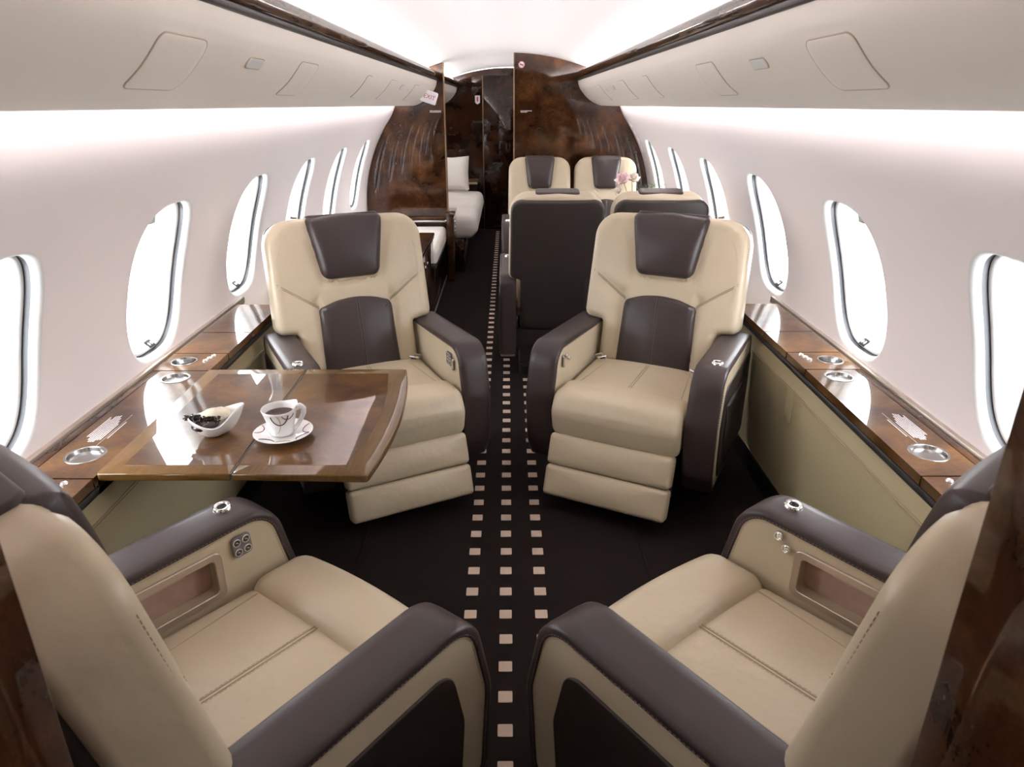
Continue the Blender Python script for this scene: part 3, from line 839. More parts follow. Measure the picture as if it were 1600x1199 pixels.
    # ---- arms
    for sx in arms:
        win = (sx == ws)
        xi = hw + .006; xo = xi + armt; xc = (xi + xo) / 2
        core = inset(ARM_OUT, .007)
        core = dense(core, .05)
        recess = kind == 'club' and win and detail
        arm = None
        if recess:
            hole = rpoly([(-.45, .468), (-.155, .468), (-.155, .566), (-.45, .566)], .014, 5)
            m = MB(); pad(m, core, xo - .045 - xi - .003, .008, fn=lambda u, v, w: (sx * (xi + .045 + w), u, v), rings=2)
            arm = part('armrest', m, 'cream_leather_smooth')
            m = MB(); ring_plate(m, core, hole, 0.0, .047, fn=lambda u, v, w: (sx * (xi + .047 - w + .003), u, v)); part('arm_inner_panel', m, 'cream_leather_smooth', arm)
            m = MB(); fr_o = rpoly([(-.462, .456), (-.143, .456), (-.143, .578), (-.462, .578)], .020, 6); fr_i = rpoly([(-.444, .474), (-.161, .474), (-.161, .560), (-.444, .560)], .010, 6)
            ring_plate(m, fr_o, fr_i, 0.0, .007, fn=lambda u, v, w: (sx * (xi + .004 - w), u, v), mid=1); part('compartment_frame', m, 'champagne_metal', arm, bevel=.0015, seg=1)
            m = MB(); m.box(sx * (xi + .036), sx * (xi + .046), -.452, -.153, .466, .568); part('compartment_back', m, 'compartment_lining', arm)
            # paper label on the compartment's back
            m = MB(); m.box(sx * (xi + .0352), sx * (xi + .0362), -.312, -.217, .530, .558); part('paper_label', m, 'label_paper', arm)
            for (txt, zz) in (('No Stowage during taxi', .546), ('take off or landing', .537)):
                # reads from the seat side
                X = Vector((0, -1, 0)) if sx > 0 else Vector((0, 1, 0))
                Yv = Vector((0, 0, 1)); Z = X.cross(Yv)
                M = Matrix((X, Yv, Z)).transposed().to_4x4(); M.translation = T(sx * (xi + .0349), (-.224 if sx > 0 else -.305), zz)
                text_obj('label_text', txt, .0072, 'print_dark', arm, M, .0002, align='LEFT')
        else:
            m = MB(); pad(m, core, armt - .006, .008, rb=.008, fn=lambda u, v, w: (sx * (xi + .003 + w), u, v), rings=2)
            arm = part('armrest', m, 'cream_leather_smooth')
        # dark band over rear, top and front
        full = dense(ARM_OUT, .03)
        A = sum(full[i - 1][0] * full[i][1] - full[i][0] * full[i - 1][1] for i in range(len(full)))
        if A < 0: full = full[::-1]
        N = len(full)
        st = min(range(N), key=lambda i: hypot(full[i][0] + .0, full[i][1] - .14) if full[i][1] < .16 else 9)
        seq = [full[(st + i) % N] for i in range(N)]
        path = []
        for p in seq:
            path.append(p)
            if p[0] < -.570 and p[1] < .175: break
        path = [p for p in path if not (p[1] < .1405 and p[0] < -.04)]
        sec = [(-armt / 2 + .001, -.016), (-armt / 2 - .0005, -.006), (-armt / 2 + .001, .001), (-armt / 2 + .007, .0055), (-armt * .25, .0075), (armt * .25, .0075), (armt / 2 - .007, .0055), (armt / 2 - .001, .001), (armt / 2 + .0005, -.006), (armt / 2 - .001, -.016)]
        V = []; F = []; ns = len(sec)
        for i, p in enumerate(path):
            a = Vector(path[max(0, i - 1)]); b = Vector(path[min(len(path) - 1, i + 1)]); t = (b - a).normalized(); nrm = Vector((t.y, -t.x))
            for (cx, cn) in sec: V.append((sx * xc + cx, p[0] + nrm.x * cn, p[1] + nrm.y * cn))
        for i in range(len(path) - 1):
            for q in range(ns): F.append((i * ns + q, i * ns + (q + 1) % ns, (i + 1) * ns + (q + 1) % ns, (i + 1) * ns + q))
        F.append(tuple(range(ns))); F.append(tuple((len(path) - 1) * ns + q for q in range(ns))[::-1])
        part('arm_band', MB().add(V, F), 'brown_leather', arm, smooth=60)
        if detail:
            for cx in (-armt / 2 - .0006, armt / 2 + .0006):
                for off, mt in ((-.0115, 'dark_thread'), (-.0205, 'thread')):
                    pth = []
                    for i, p in enumerate(path):
                        a = Vector(path[max(0, i - 1)]); b = Vector(path[min(len(path) - 1, i + 1)]); t = (b - a).normalized(); nrm = Vector((t.y, -t.x))
                        xx = cx if off > -.016 else cx * .95
                        pth.append((sx * xc + xx, p[0] + nrm.x * off, p[1] + nrm.y * off))
                    part('arm_stitching', dashes(MB(), pth, .005, .004, .001, .0008), mt, arm)
        # dark inset on the outer face
        ins = dense(rpoly([(-.585, .175), (-.075, .175), (-.052, .25), (-.037, .40), (-.068, .548), (-.585, .530)], [.03, .05, .05, .1, .05, .03], 6), .05)
        m = MB(); pad(m, ins, .006, .004, fn=lambda u, v, w: (sx * (xo - .0035 + w), u, v), rings=2); part('arm_side_panel', m, 'brown_shell', arm)
        if win and kind == 'club':
            m = MB(); pad(m, rpoly([(-.50, .22), (-.11, .22), (-.095, .47), (-.50, .46)], [.03, .03, .02, .02], 4), .006, .004, fn=lambda u, v, w: (sx * (xo + .002 + w), u, v), rings=2); part('arm_pocket', m, 'brown_leather', arm)
            m = MB(); tube(m, [(sx * (xo + .009), -.10, .468), (sx * (xo + .009), -.49, .459)], .003, 6); part('pocket_piping', m, 'graphite', arm)
        # release ring on top
        if kind == 'club' and win:
            M = Matrix.Translation((sx * (xc + .012), -.085, .629)) @ Matrix.Rotation(radians(4), 4, 'X')
            m = MB(); lathe(m, [(.0115, .002), (.0115, .0085), (.0145, .0110), (.0185, .0110), (.0215, .008), (.0222, .0)], 28, M); part('release_ring', m, 'chrome', arm)
            m = MB(); lathe(m, [(.0112, .0), (.0110, .0035), (.006, .003), (0, .0025)], 24, M); part('release_button', m, 'graphite', arm)
        if kind == 'small' and sx == -ws:
            M = Matrix.Translation((sx * xc, -.14, .630))
            m = MB(); lathe(m, [(.009, .004), (.012, .009), (.016, .009), (.018, .0)], 20, M); part('release_ring', m, 'chrome', arm)
        # controls on the inner face
        def face(u, v, w): return (sx * (xi - .0005 - w), u, v)
        def cpad(u0, v0, rot=0.0):
            def f2(u, v, w): return face(u0 + u * cos(rot) - v * sin(rot), v0 + u * sin(rot) + v * cos(rot), w)
            m_ = MB(); pad(m_, dense(rpoly([(-.024, -.027), (.024, -.027), (.024, .027), (-.024, .027)], .011, 5), .02), .005, .002, fn=f2, rings=2); part('control_pad', m_, 'button_grey', arm)
            for (a, b) in ((-.0115, .013), (.0115, .013), (-.0115, -.013), (.0115, -.013)):
                m_ = MB(); tube(m_, [f2(a + .0085 * cos(t), b + .0085 * sin(t), .0052) for t in [q * pi / 9 for q in range(18)]], .0013, 6, closed=True); part('button_ring', m_, 'chrome', arm)
                m_ = MB(); pad(m_, [(a + .0074 * cos(q * pi / 8), b + .0074 * sin(q * pi / 8)) for q in range(16)], .0062, .001, fn=f2, nr=1, rings=2); part('control_button', m_, 'graphite', arm)
                m_ = MB(); tube(m_, [f2(a + dx, b + dy, .0063) for (dx, dy) in ((-.003, .001), (-.0005, .002), (.001, -.001), (.003, -.002))], .0005, 4); part('button_mark', m_, 'print_white', arm)
        def oval(u0, v0):
            m_ = MB(); ol3 = rpoly([(-.011, -.026), (.011, -.026), (.011, .026), (-.011, .026)], .0109, 8)
            pad(m_, ol3, .006, .003, fn=lambda u, v, w: face(u0 + u, v0 + v, w), rings=2); part('chrome_oval', m_, 'brushed_steel', arm)
            m_ = MB(); ol3 = rpoly([(-.007, -.020), (.007, -.020), (.007, .020), (-.007, .020)], .0069, 8)
            pad(m_, ol3, .0068, .001, fn=lambda u, v, w: face(u0 + u, v0 + v, w), rings=2); part('oval_insert', m_, 'champagne_metal', arm)
        def knob(u0, v0, r=.0105):
            m_ = MB(); C_ = [(r * q_, h_) for (q_, h_) in ((1.0, 0), (1.0, .004), (.85, .0065), (.72, .0065), (.66, .004), (.62, .0045), (.3, .0055), (0, .0055))]
            V = []; F = []; n_ = 24
            for (rr, hh) in C_:
                for q in range(n_): V.append(face(u0 + rr * cos(2 * pi * q / n_), v0 + rr * sin(2 * pi * q / n_), hh))
            for i in range(len(C_) - 1):
                for q in range(n_): F.append((i * n_ + q, i * n_ + (q + 1) % n_, (i + 1) * n_ + (q + 1) % n_, (i + 1) * n_ + q))
            part('round_button', m_.add(V, F), 'chrome', arm)
        if kind == 'club':
            if win:
                if controls == 'pad': cpad(-.092, .565, .05)
                else: knob(-.100, .590, .0115); knob(-.122, .567, .0115)
            else:
                if controls == 'pad': oval(-.045, .545); cpad(-.085, .556)
                else: oval(-.050, .555); knob(-.085, .566, .009); knob(-.107, .550, .009)
    # ---- seat belt ends in the crease
    if detail:
        for sx in (-1, 1):
            m = MB(); m.box(-.020, .020, -.004, .004, -.013, .013, Matrix.Translation((sx * (hw - .055), -.345, .483)) @ Matrix.Rotation(radians(-50), 4, 'X') @ Matrix.Rotation(sx * .3, 4, 'Z'))
            bu = part('belt_buckle', m, 'chrome', bevel=.003)
            m = MB(); m.box(-.013, .013, -.005, .005, -.008, .008, Matrix.Translation((sx * (hw - .055), -.343, .486)) @ Matrix.Rotation(radians(-50), 4, 'X') @ Matrix.Rotation(sx * .3, 4, 'Z'))
            part('buckle_latch', m, 'black_plastic', bu, bevel=.002)
            m = MB(); m.box(-.016, .016, -.003, .003, -.03, .02, Matrix.Translation((sx * (hw - .028), -.375, .475)) @ Matrix.Rotation(radians(-40), 4, 'X') @ Matrix.Rotation(sx * .5, 4, 'Z'))
            part('belt_strap', m, 'belt_webbing', bevel=.001)
    return root

def chair_at(name, label, group, front, yaw_deg, ws, **k):
    """front = floor point under the middle of the arms' front; yaw of the facing direction from +y"""
    y = radians(yaw_deg)
    f = (-sin(y), cos(y))
    loc = (front[0] - f[0] * .28, front[1] - f[1] * .28)
    return chair(name, label, group, loc, y, ws, **k)

CG = 'cream club chairs'
chair_at('club_chair', 'cream and brown leather club chair behind the wood table, facing the camera', CG, (-.420, 2.42), 180 + 27, 1, controls='pad')
chair_at('club_chair', 'cream and brown leather club chair facing the camera, right of the aisle', CG, (.420, 2.42), 180 - 27, -1, controls='knob')
chair_at('club_chair', 'nearest club chair seen from behind, lower left, with open arm compartment', CG, (-.355, 1.272), -38, -1, controls='pad')
chair_at('club_chair', 'nearest club chair seen from behind, lower right, with open arm compartment', CG, (.355, 1.272), 38, 1, controls='knob')
SG = 'conference chairs'
SK = dict(kind='small', hw=.205, backhw=.248, armt=.09, detail=False)
chair_at('conference_chair', 'conference chair with dark brown back turned to the camera, beside the aisle', SG, (.255, 4.30), 0, 1, **SK)
chair_at('conference_chair', 'conference chair with dark brown back turned to the camera, by the right windows', SG, (.783, 4.30), 0, 1, arms=(1,), **SK)
chair_at('conference_chair', 'far cream conference chair facing the camera, beside the aisle', SG, (.255, 5.30), 180, -1, **SK)
chair_at('conference_chair', 'far cream conference chair facing the camera, beside the right windows behind flowers', SG, (.783, 5.30), 180, -1, arms=(-1,), **SK)

# ------------------------------------------------------------------ fold-out table on the left
tb = empty('folding_table', (-.68, 1.86, 0), label='glossy two-leaf walnut table folded out from the left ledge', cat='table')
TZ = .662
def tpart(nm, mb, material, parent=tb, **k):
    mb.v = [(p[0] + .68, p[1] - 1.86, p[2]) for p in mb.v]
    return build(nm, mb, material, parent, **k)
def leaf(outline, field):
    m = MB(); pad(m, outline, .020, .004, rb=.004, fn=lambda u, v, w: (u, v, TZ - .020 + w), rings=2, nr=3)
    lf = tpart('table_leaf', m, 'straight_walnut')
    m = MB(); pad(m, field, .0007, .0003, fn=lambda u, v, w: (u, v, TZ - .0002 + w), rings=2, nr=1)
    tpart('burl_field', m, 'burl_light', lf)
    return lf
leaf(rpoly([(-1.010, 1.512), (-.682, 1.512), (-.682, 2.222), (-1.010, 2.222)], [.012, .003, .003, .012], 4), rpoly([(-.962, 1.556), (-.684, 1.556), (-.684, 2.178), (-.962, 2.178)], .002, 2))
curve = [(-.343 + .034 * (1 - ((q - 10) / 10) ** 2), 1.500 + .722 * q / 20) for q in range(21)]
leaf(rpoly([(-.678, 1.512), (-.50, 1.506)] + curve + [(-.50, 2.222), (-.678, 2.222)], [.003, 0] + [.012] + [0] * 19 + [.012] + [0, .003], 4),
     rpoly([(-.676, 1.556), (-.405, 1.554), (-.378, 1.70), (-.368, 1.86), (-.378, 2.03), (-.398, 2.178), (-.676, 2.178)], .002, 2))
m = MB(); m.box(-.682, -.678, 1.514, 2.22, TZ - .016, TZ - .0015); tpart('hinge_strip', m, 'graphite')
m = MB(); m.box(-1.04, -.50, 1.80, 1.90, TZ - .045, TZ - .020); tpart('support_arm', m, 'graphite', bevel=.004)
m = MB(); m.box(-1.035, -1.012, 1.515, 2.22, TZ - .060, TZ - .021); tpart('hinge_rail', m, 'black_plastic', bevel=.003)

# ------------------------------------------------------------------ cup, saucer, dessert bowl
cu0 = Vector((-.608, 1.715, TZ + .0009))
CUP_S = 1.12
so = empty('saucer', tuple(cu0), label='white saucer with curved red and brown line decor', cat='saucer')
m = MB(); lathe(m, [(0, .004), (.030, .004), (.033, .006), (.060, .011), (.0775, .0165), (.0785, .0175), (.077, .0185), (.058, .0135), (.034, .009), (.030, .0075), (0, .0075)], 56)
lathe(m, [(.030, .0), (.033, .0), (.033, .006), (.030, .006), (.030, 0)], 40)
build('saucer_plate', m, 'porcelain', so, smooth=60)
def plate_z(r): return .0085 + max(0, r - .034) * .235
def arc(cx, cy, rad, a0, a1, rr, material):
    pth = []
    for q in range(19):
        t = radians(a0 + (a1 - a0) * q / 18); x = cx + rad * cos(t); y = cy + rad * sin(t); r = hypot(x, y)
        if r < .076: pth.append((x, y, plate_z(r) + .0002))
    if len(pth) > 2: build('decor_line', tube(MB(), pth, rr, 5), material, so)
arc(-.082, .010, .026, -80, 80, .0014, 'cup_red'); arc(.078, .020, .030, 120, 260, .0012, 'cup_red'); arc(.072, -.040, .026, 60, 230, .0011, 'cup_brown')
arc(-.030, -.072, .026, 20, 160, .0012, 'cup_brown'); arc(.020, -.078, .022, 30, 150, .001, 'cup_gold'); arc(-.02, .078, .025, 200, 330, .0011, 'cup_gold')

cp = empty('coffee_cup', (cu0.x - .004, cu0.y + .004, cu0.z + .0078), label='white porcelain cup of black coffee with looping line decor', cat='cup')
def cup_r(z, inner=False):
    r = .0270 + .0165 * (z / .068) ** 1.3
    return r - (.0028 if inner else 0)
m = MB()
prof_o = [(0, 0), (.022, 0), (.0255, .001)] + [(cup_r(z), z) for z in [.004 + .062 * q / 12 for q in range(13)]]
prof_i = [(cup_r(z, True), z) for z in [.066 - .058 * q / 12 for q in range(13)]] + [(.018, .006), (0, .006)]
prof = prof_o + [(cup_r(.0672) - .0014, .0674)] + prof_i
V = []; F = []; n = 56
for (r, z) in prof:
    for q in range(n):
        a = 2 * pi * q / n
        tip = .012 * max(0, cos(a - radians(20))) ** 3 * max(0, z - .04) / .028         # the rim rises towards the handle
        V.append((r * cos(a) * (1 + tip * 2.2), r * sin(a), z + tip))
for i in range(len(prof) - 1):
    for q in range(n): F.append((i * n + q, i * n + (q + 1) % n, (i + 1) * n + (q + 1) % n, (i + 1) * n + q))
cp.scale = (CUP_S,) * 3
build('cup_body', m.add(V, F), 'porcelain', cp, smooth=60)
hp = [(cos(radians(5)) * r, sin(radians(5)) * r - .004, z) for (r, z) in ((.040, .069), (.050, .073), (.058, .066), (.057, .054), (.050, .040), (.042, .026), (.030, .012))]
hpd = []
for i in range(len(hp) - 1):
    for q in range(5): hpd.append(tuple(Vector(hp[i]).lerp(Vector(hp[i + 1]), q / 5)))
hpd.append(hp[-1])
build('cup_handle', tube(MB(), hpd, [.0075 - .0028 * i / (len(hpd) - 1) for i in range(len(hpd))], 10), 'porcelain', cp, smooth=60)
m = MB(); zc = .052; V = [(cup_r(zc, True) * cos(2 * pi * q / 40), cup_r(zc, True) * sin(2 * pi * q / 40), zc) for q in range(40)] + [(0, 0, zc)]
build('coffee', m.add(V, [(q, (q + 1) % 40, 40) for q in range(40)]), 'coffee', cp)
def cuploop(a0, z0, ra, rz, t0, t1, rr, material):
    pth = []
    for q in range(25):
        t = radians(t0 + (t1 - t0) * q / 24); a = radians(a0) + ra * cos(t); z = z0 + rz * sin(t)
        if .004 < z < .066: pth.append(((cup_r(z) + .0002) * cos(a), (cup_r(z) + .0002) * sin(a), z))
    build('decor_line', tube(MB(), pth, rr, 5), material, cp)
cuploop(-75, .060, .50, .024, 180, 360, .0014, 'cup_brown'); cuploop(-100, .040, .45, .028, -90, 60, .0010, 'cup_gold'); cuploop(-45, .066, .4, .016, 200, 340, .0013, 'cup_red')

bl = empty('dessert_bowl', (-.800, 1.728, TZ + .0009), radians(28), label='white leaf shaped porcelain bowl holding a chocolate dessert', cat='bowl')
def bowl_pt(u, v, thick=0.0):
    a = 2 * pi * u
    c, s_ = cos(a), sin(a)
    rx = .060 * (1 + .45 * max(0, c) ** 4); ry = .046 * (1 - .30 * max(0, c) ** 2)
    rim = .050 + .024 * max(0, c) ** 2 + .008 * max(0, -c) ** 2 - .016 * max(0, -s_) ** 3
    f = .30 + .70 * (v ** .75)
    if v < .02: f = .30 * v / .02
    return ((rx - thick) * f * c, (ry - thick) * f * s_, rim * v ** 1.6 + thick * .9)
m = MB(); sheet(m, lambda i, j: bowl_pt(i, j), 56, 22, closed_u=True); sheet(m, lambda i, j: bowl_pt(i, j, .003), 56, 22, closed_u=True)
n = 56; rimv = []
V = [bowl_pt(q / n, 1) for q in range(n)] + [tuple(Vector(bowl_pt(q / n, 1)) * .5 + Vector(bowl_pt(q / n, 1, .003)) * .5 + Vector((0, 0, .0012))) for q in range(n)] + [bowl_pt(q / n, 1, .003) for q in range(n)]
m.add(V, [(i * n + q, i * n + (q + 1) % n, (i + 1) * n + (q + 1) % n, (i + 1) * n + q) for i in range(2) for q in range(n)])
build('bowl_shell', m, 'porcelain', bl, smooth=70)
de = empty('chocolate_dessert', (-.806, 1.726, TZ + .0009), radians(28), label='chocolate mousse with crumbled chocolate and vanilla cream in the white bowl', cat='dessert')
def blob(cx, cy, cz, rx, ry, rz, bump=0.0, sc=30, n=20, k=12, seed=1):
    m_ = MB(); rr = random.Random(seed)
    def f(i, j):
        a = 2 * pi * i; b = -pi / 2 + pi * j
        w = 1 + bump * (sin(3 * a + seed) * cos(2 * b) + .6 * sin(7 * a + 2 * b))
        return (cx + rx * cos(a) * cos(b) * w, cy + ry * sin(a) * cos(b) * w, cz + rz * sin(b) * w)
    return sheet(m_, f, n, k, closed_u=True)
build('mousse', blob(-.014, -.012, .036, .036, .026, .014, .03), 'chocolate', de, smooth=80)
build('vanilla_cream', blob(.018, .012, .052, .042, .025, .018, .08, seed=4), 'cream_filling', de, smooth=80)
m = MB(); rr = random.Random(5)
for q in range(260):
    t = rr.random(); x = -.058 + .080 * t + rr.gauss(0, .005); y = .012 - .024 * t + rr.gauss(0, .006); z = .058 - .006 * t + rr.uniform(-.006, .004)
    sz = rr.uniform(.0014, .003)
    m.box(-sz, sz, -sz * .6, sz * .6, -sz * .6, sz * .6, Matrix.Translation((x, y, z)) @ Matrix.Rotation(rr.random() * 6, 4, 'Z') @ Matrix.Rotation(rr.random() * 6, 4, 'X'))
tag(build('chocolate_crumbs', m, 'chocolate_crumb', de, smooth=0), 'dark chocolate crumbs', kind='stuff')

# ------------------------------------------------------------------ left side beyond the club chair: credenza, bench, sofa
cr = empty('credenza', (-.88, 4.6, 0), label='low walnut cabinet with chrome latches behind the left club chair', cat='cabinet')
def cbld(root, nm, mb, material, parent=None, **k):
    L = Vector(root.location); mb.v = [(p[0] - L.x, p[1] - L.y, p[2] - L.z) for p in mb.v]
    return build(nm, mb, material, parent or root, **k)
cbld(cr, 'cabinet_body', MB().box(-1.07, -.555, 4.06, 5.16, .03, .565), 'burl', bevel=.004)
cbld(cr, 'cabinet_top', MB().box(-1.19, -.535, 4.04, 5.17, .566, .590), 'burl', bevel=.006)
cbld(cr, 'top_trim', MB().box(-.552, -.540, 4.05, 5.165, .552, .566), 'graphite')
for (a, b) in ((4.08, 4.60), (4.62, 5.14)):
    d = cbld(cr, 'cabinet_door', MB().box(-.556, -.545, a, b, .06, .545), 'burl', bevel=.003)
    yk = b - .05 if a < 4.3 else a + .05
    m = MB(); lathe(m, [(0, .012), (.014, .011), (.016, .006), (.013, 0)], 20, Matrix.Translation((-.545, yk, .47)) @ Matrix.Rotation(pi / 2, 4, 'Y')); cbld(cr, 'door_latch', m, 'chrome', d)
bn = empty('bench_seat', (-.86, 5.7, 0), label='white upholstered bench seat between the low cabinet and the left partition', cat='bench')
cbld(bn, 'bench_base', MB().box(-1.07, -.56, 5.18, 6.235, .03, .32), 'burl', bevel=.004)
cbld(bn, 'bench_trim', MB().box(-.575, -.535, 5.18, 6.235, .318, .345), 'graphite', bevel=.004)
m = MB(); pad(m, dense(rpoly([(-1.17, 5.19), (-.53, 5.19), (-.53, 6.22), (-1.17, 6.22)], .05, 5), .1), .115, .045, dome=.012, rb=.02, fn=lambda u, v, w: (u, v, .345 + w), rings=4)
cbld(bn, 'bench_cushion', m, 'sofa_fabric')
cbld(bn, 'floor_light_strip', MB().box(-.552, -.545, 4.1, 6.23, .004, .018), 'champagne_metal')
m = MB(); m.box(-1.19, -.53, 6.205, 6.249, .485, .535); cbld(bn, 'back_ledge', m, 'burl', bevel=.006)
m = MB(); tube(m, [(-1.15, 6.20, .500), (-.545, 6.20, .500)], .011, 10); cbld(bn, 'back_rail', m, 'brushed_steel')
m = MB(); lathe(m, [(0, .016), (.014, .016), (.016, .0)], 20, Matrix.Translation((-.545, 6.20, .500)) @ Matrix.Rotation(pi / 2, 4, 'Y')); cbld(bn, 'rail_cap', m, 'chrome')

ec = empty('end_cabinet', (-.49, 6.2, 0), label='slim wooden end cabinet capping the left partition beside the white sofa', cat='cabinet')
cbld(ec, 'cabinet_body', MB().box(-.520, -.462, 6.06, 6.40, .02, .560), 'burl', bevel=.003)
cbld(ec, 'cabinet_top', MB().box(-.524, -.455, 6.05, 6.41, .561, .585), 'burl', bevel=.005)
cbld(ec, 'top_trim', MB().box(-.463, -.4585, 6.055, 6.405, .540, .556), 'chrome')
for z in (.50, .455, .42):
    m = MB(); lathe(m, [(0, .006), (.008, .006), (.009, .0)], 14, Matrix.Translation((-.462, 6.20, z)) @ Matrix.Rotation(pi / 2, 4, 'Y')); cbld(ec, 'cabinet_button', m, 'chrome')

sf = empty('white_sofa', (-.75, 7.35, 0), label='long white three-seat sofa beyond the left partition', cat='sofa')
cbld(sf, 'sofa_base', MB().box(-1.06, -.395, 6.42, 8.30, .02, .30), 'dark_burl', bevel=.006)
for (a, b) in ((6.43, 7.03), (7.045, 7.645), (7.66, 8.26)):
    m = MB(); pr = rpoly([(-1.05, .30), (-.34, .30), (-.27, .37), (-.285, .50), (-1.05, .515)], [.02, .05, .06, .08, .03], 6)
    pad(m, dense(pr, .04), b - a, .065, rb=.065, fn=lambda u, v, w: (u, a + w, v + (.022 * sin(pi * w / (b - a)) if v > .45 else 0)), rings=2, nw=10); cbld(sf, 'seat_cushion', m, 'sofa_fabric')
    m = MB(); pad(m, dense(rpoly([(a, .50), (b, .50), (b, .90), (a, .90)], .05, 5), .06), .16, .06, dome=.02, rb=.02, fn=lambda u, v, w: (-1.14 + w + max(0, .9 - v) * .15, u, v), rings=4); cbld(sf, 'back_cushion', m, 'sofa_fabric')
m = MB(); pad(m, rpoly([(-1.06, .02), (-.46, .02), (-.46, .66), (-1.12, .66)], [.01, .02, .03, .02], 4), .10, .02, rb=.02, fn=lambda u, v, w: (u, 8.30 + w, v)); cbld(sf, 'sofa_arm', m, 'sofa_fabric')
pw = empty('throw_pillow', (-.60, 8.03, .542), label='white square throw pillow leaning on the sofa', cat='pillow')
def pil(i, j):
    u = -1 + 2 * i; v = -1 + 2 * j
    return u, v
for sg in (1, -1):
    pass
m = MB()
Mp = Matrix.Translation((0, 0, .178)) @ Matrix.Rotation(radians(-16), 4, 'X') @ Matrix.Rotation(radians(80), 4, 'Z')
for sg in (1, -1):
    mm = MB(); sheet(mm, lambda i, j: ((sg * .065 * ((1 - (2 * i - 1) ** 4) * (1 - (2 * j - 1) ** 4)) ** .6), .18 * (2 * i - 1) * (1 - .06 * (1 - abs(2 * j - 1))), .18 * (2 * j - 1) * (1 - .06 * (1 - abs(2 * i - 1)))), 17, 17)
    m.add(mm.v, mm.f, Mp)
build('pillow_case', m, 'sofa_fabric', pw, smooth=80)
et = empty('end_table', (-.40, 8.56, 0), label='small dark wood table beside the far sofa arm', cat='table')
cbld(et, 'table_body', MB().box(-1.04, -.36, 8.42, 8.66, .02, .585), 'dark_burl', bevel=.004)
cbld(et, 'table_top', MB().box(-1.1, -.34, 8.41, 8.67, .586, .612), 'straight_walnut', bevel=.005)
cbld(et, 'table_trim', MB().box(-1.1, -.352, 8.414, 8.42, .560, .584), 'champagne_metal')

# ------------------------------------------------------------------ conference table, vase and flowers
ct = empty('conference_table', (.56, 4.80, 0), label='wood conference table between the facing conference chairs', cat='table')
m = MB(); pad(m, rpoly([(-.30, -.27), (.50, -.27), (.50, .27), (-.30, .27)], .03, 4), .025, .006, rb=.005, fn=lambda u, v, w: (u, v, .68 + w), rings=2); build('table_top', m, 'burl_light', ct)
build('table_pedestal', MB().box(.02, .40, -.08, .08, .0, .68), 'burl', ct, bevel=.01)
vs = empty('flower_vase', (.82, 4.70, .7055), label='small white vase of flowers on the conference table', cat='vase')
m = MB(); lathe(m, [(0, .0), (.026, .0), (.030, .01), (.034, .05), (.026, .10), (.018, .13), (.022, .15), (.019, .15), (.015, .13), (.022, .10), (.029, .05), (.026, .012), (0, .010)], 28); build('vase_body', m, 'porcelain', vs, smooth=60)
fb = empty('flower_bouquet', (.82, 4.70, .72), label='pale pink and white lisianthus blooms with fine green sprigs', cat='flowers')
def bloom(c, R, tilt, material, seed):
    rr = random.Random(seed)
    base = Matrix.Translation(c) @ Matrix.Rotation(tilt[0], 4, 'X') @ Matrix.Rotation(tilt[1], 4, 'Y')
    for lay, (cnt, rad, open_) in enumerate(((6, 1.0, .95), (5, .72, .60), (4, .42, .25))):
        for q in range(cnt):
            M = base @ Matrix.Rotation(2 * pi * (q + .4 * lay) / cnt + rr.uniform(-.2, .2), 4, 'Z')
            def f(i, j, rad=rad, open_=open_, ph=rr.uniform(0, 6)):
                u = -1 + 2 * i; v = j
                wd = .62 * rad * R * sin(pi * min(1, .12 + .80 * v)) ** .7
                y = u * wd; r = R * rad * open_ * v ** 1.1; z = R * (.95 - .45 * open_) * v * (1.4 - .45 * v * open_) - .10 * R * u * u
                z += .07 * R * sin(9 * u + ph) * v * v
                return (r - .25 * R * rad * u * u * v, y, z)
            mm = MB(); sheet(mm, f, 9, 8); mm.v = [tuple(M @ Vector(p)) for p in mm.v]
            build('petal', mm, material, fb, smooth=80)
bloom((-.075, -.01, .285), .058, (.6, -.35), 'petal_pink', 1)
bloom((-.015, .02, .290), .055, (.5, .3), 'petal_white', 2)
bloom((-.095, -.02, .215), .038, (.9, -.8), 'petal_white', 3)
for (p, q, r_) in (((0, 0, .02), (-.075, -.01, .285), .003), ((0, 0, .02), (-.015, .02, .290), .003), ((0, 0, .05), (-.095, -.02, .215), .0028)):
    pth = [tuple(Vector(p).lerp(Vector(q), t / 8) + Vector((0, 0, .03 * sin(pi * t / 8)))) for t in range(9)]
    build('stem', tube(MB(), pth, r_, 6), 'leaf_green', fb)
for (a, z, L) in ((2.6, .16, .07), (3.6, .18, .08), (1.2, .15, .06), (5.0, .17, .06)):
    def lf(i, j, a=a, z=z, L=L):
        u = -1 + 2 * i; w = .016 * sin(pi * j) * u; r = L * j
        return (r * cos(a) - w * sin(a), r * sin(a) + w * cos(a), z + .05 * j - .04 * j * j - .004 * abs(u))
    build('leaf', sheet(MB(), lf, 5, 9), 'leaf_green', fb)
m = MB(); rr = random.Random(8)
for sprig in range(4):
    tip = Vector((.06 + .035 * sprig + rr.uniform(-.01, .01), rr.uniform(-.05, .05), .235 + rr.uniform(-.02, .04))); base = Vector((0, 0, .10))
    tube(m, [base, base.lerp(tip, .5) + Vector((0, 0, .01)), tip], .0015, 5)
    for q in range(34):
        t = .35 + .65 * q / 33; p = base.lerp(tip, t); d = Vector((rr.gauss(.35, .6), rr.gauss(0, .6), rr.gauss(.5, .5))).normalized() * .045
        tube(m, [p, p + d], .0009, 4)
build('needle_sprig', m, 'needle_green', fb)

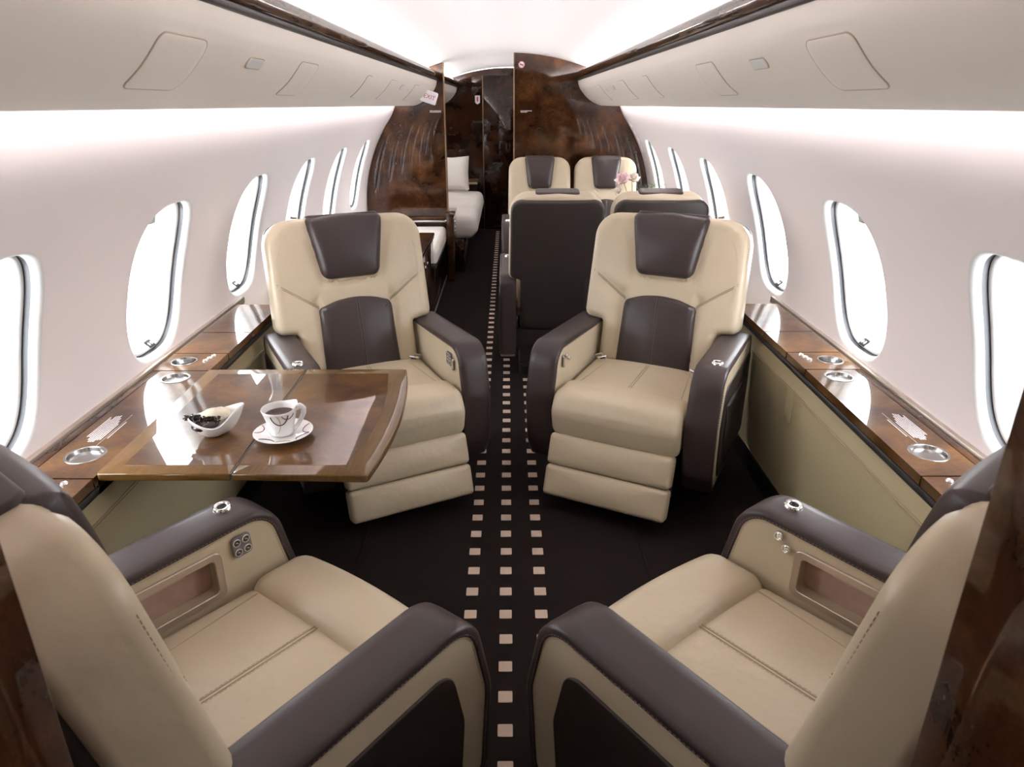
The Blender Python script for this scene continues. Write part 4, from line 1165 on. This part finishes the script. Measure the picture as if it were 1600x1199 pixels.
# ------------------------------------------------------------------ signs
ex = empty('exit_sign', (-.606, 5.86, 1.505), label='white box sign with red lettering on the left valance by the partition', cat='sign')
Mx = Matrix.Rotation(radians(18), 4, 'Y') @ Matrix.Rotation(radians(90), 4, 'X') @ Matrix.Rotation(radians(12), 4, 'Y')
m = MB(); pad(m, rpoly([(-.062, -.046), (.062, -.046), (.062, .046), (-.062, .046)], .012, 5), .06, .014, rb=.004, fn=lambda u, v, w: tuple(Mx @ Vector((u, v, w - .02)))); build('sign_box', m, 'sign_white', ex)
text_obj('sign_lettering', 'EXIT', .044, 'sign_red', ex, Mx @ Matrix.Translation((0, 0, .0402)), .0004)

ns = empty('no_smoking_sign', (.114, DIV - .002, 1.745), label='round white no smoking sign with red ring on the right partition', cat='sign')
def disc(r, z, material, nm, x=1.0):
    m_ = MB(); V = [(r * cos(2 * pi * q / 32), -z, r * sin(2 * pi * q / 32)) for q in range(32)] + [(r * cos(2 * pi * q / 32), .001, r * sin(2 * pi * q / 32)) for q in range(32)]
    m_.add(V, [tuple(range(32)), tuple(range(32, 64))[::-1]] + [(q, (q + 1) % 32, 32 + (q + 1) % 32, 32 + q) for q in range(32)])
    return build(nm, m_, material, ns, smooth=30)
disc(.0275, .001, 'sign_red', 'red_ring'); disc(.0225, .0014, 'sign_white', 'white_disc')
build('cigarette', MB().box(-.015, .015, -.0020, -.0012, -.003, .003), 'print_dark', ns)
build('red_slash', MB().box(-.022, .022, -.0024, -.0013, -.0025, .0025, Matrix.Rotation(radians(40), 4, 'Y')), 'sign_red', ns)
es = empty('door_sign', (-.344, Y1 - .003, 1.466), label='small white arrow sign with red mark on the far wall', cat='sign')
build('sign_plate', MB().add([(-.028, -.002, .045), (.028, -.002, .045), (.028, -.002, -.03), (0, -.002, -.05), (-.028, -.002, -.03), (-.028, .001, .045), (.028, .001, .045), (.028, .001, -.03), (0, .001, -.05), (-.028, .001, -.03)], [(0, 1, 2, 3, 4), (9, 8, 7, 6, 5), (0, 5, 6, 1), (1, 6, 7, 2), (2, 7, 8, 3), (3, 8, 9, 4), (4, 9, 5, 0)]), 'sign_white', es, smooth=0)
build('red_mark', MB().box(-.008, .008, -.0035, -.0015, -.018, .030), 'sign_red', es)
for (x, root, nm) in ((-.598, dl, 'left'), (.153, dr, 'right')):
    m = MB(); rr = random.Random(2); 
    for row in range(2):
        xx = x - .045
        while xx < x + (.045 if row == 0 else (.045 if nm == 'left' else .0)):
            L = rr.uniform(.004, .010); m.box(xx, xx + L, DIV - .0012, DIV + .001, 1.393 - row * .009, 1.3985 - row * .009); xx += L + .002
    tag(build('placard_print', m, 'print_white', root, smooth=0), 'small white printed lines', kind='stuff')
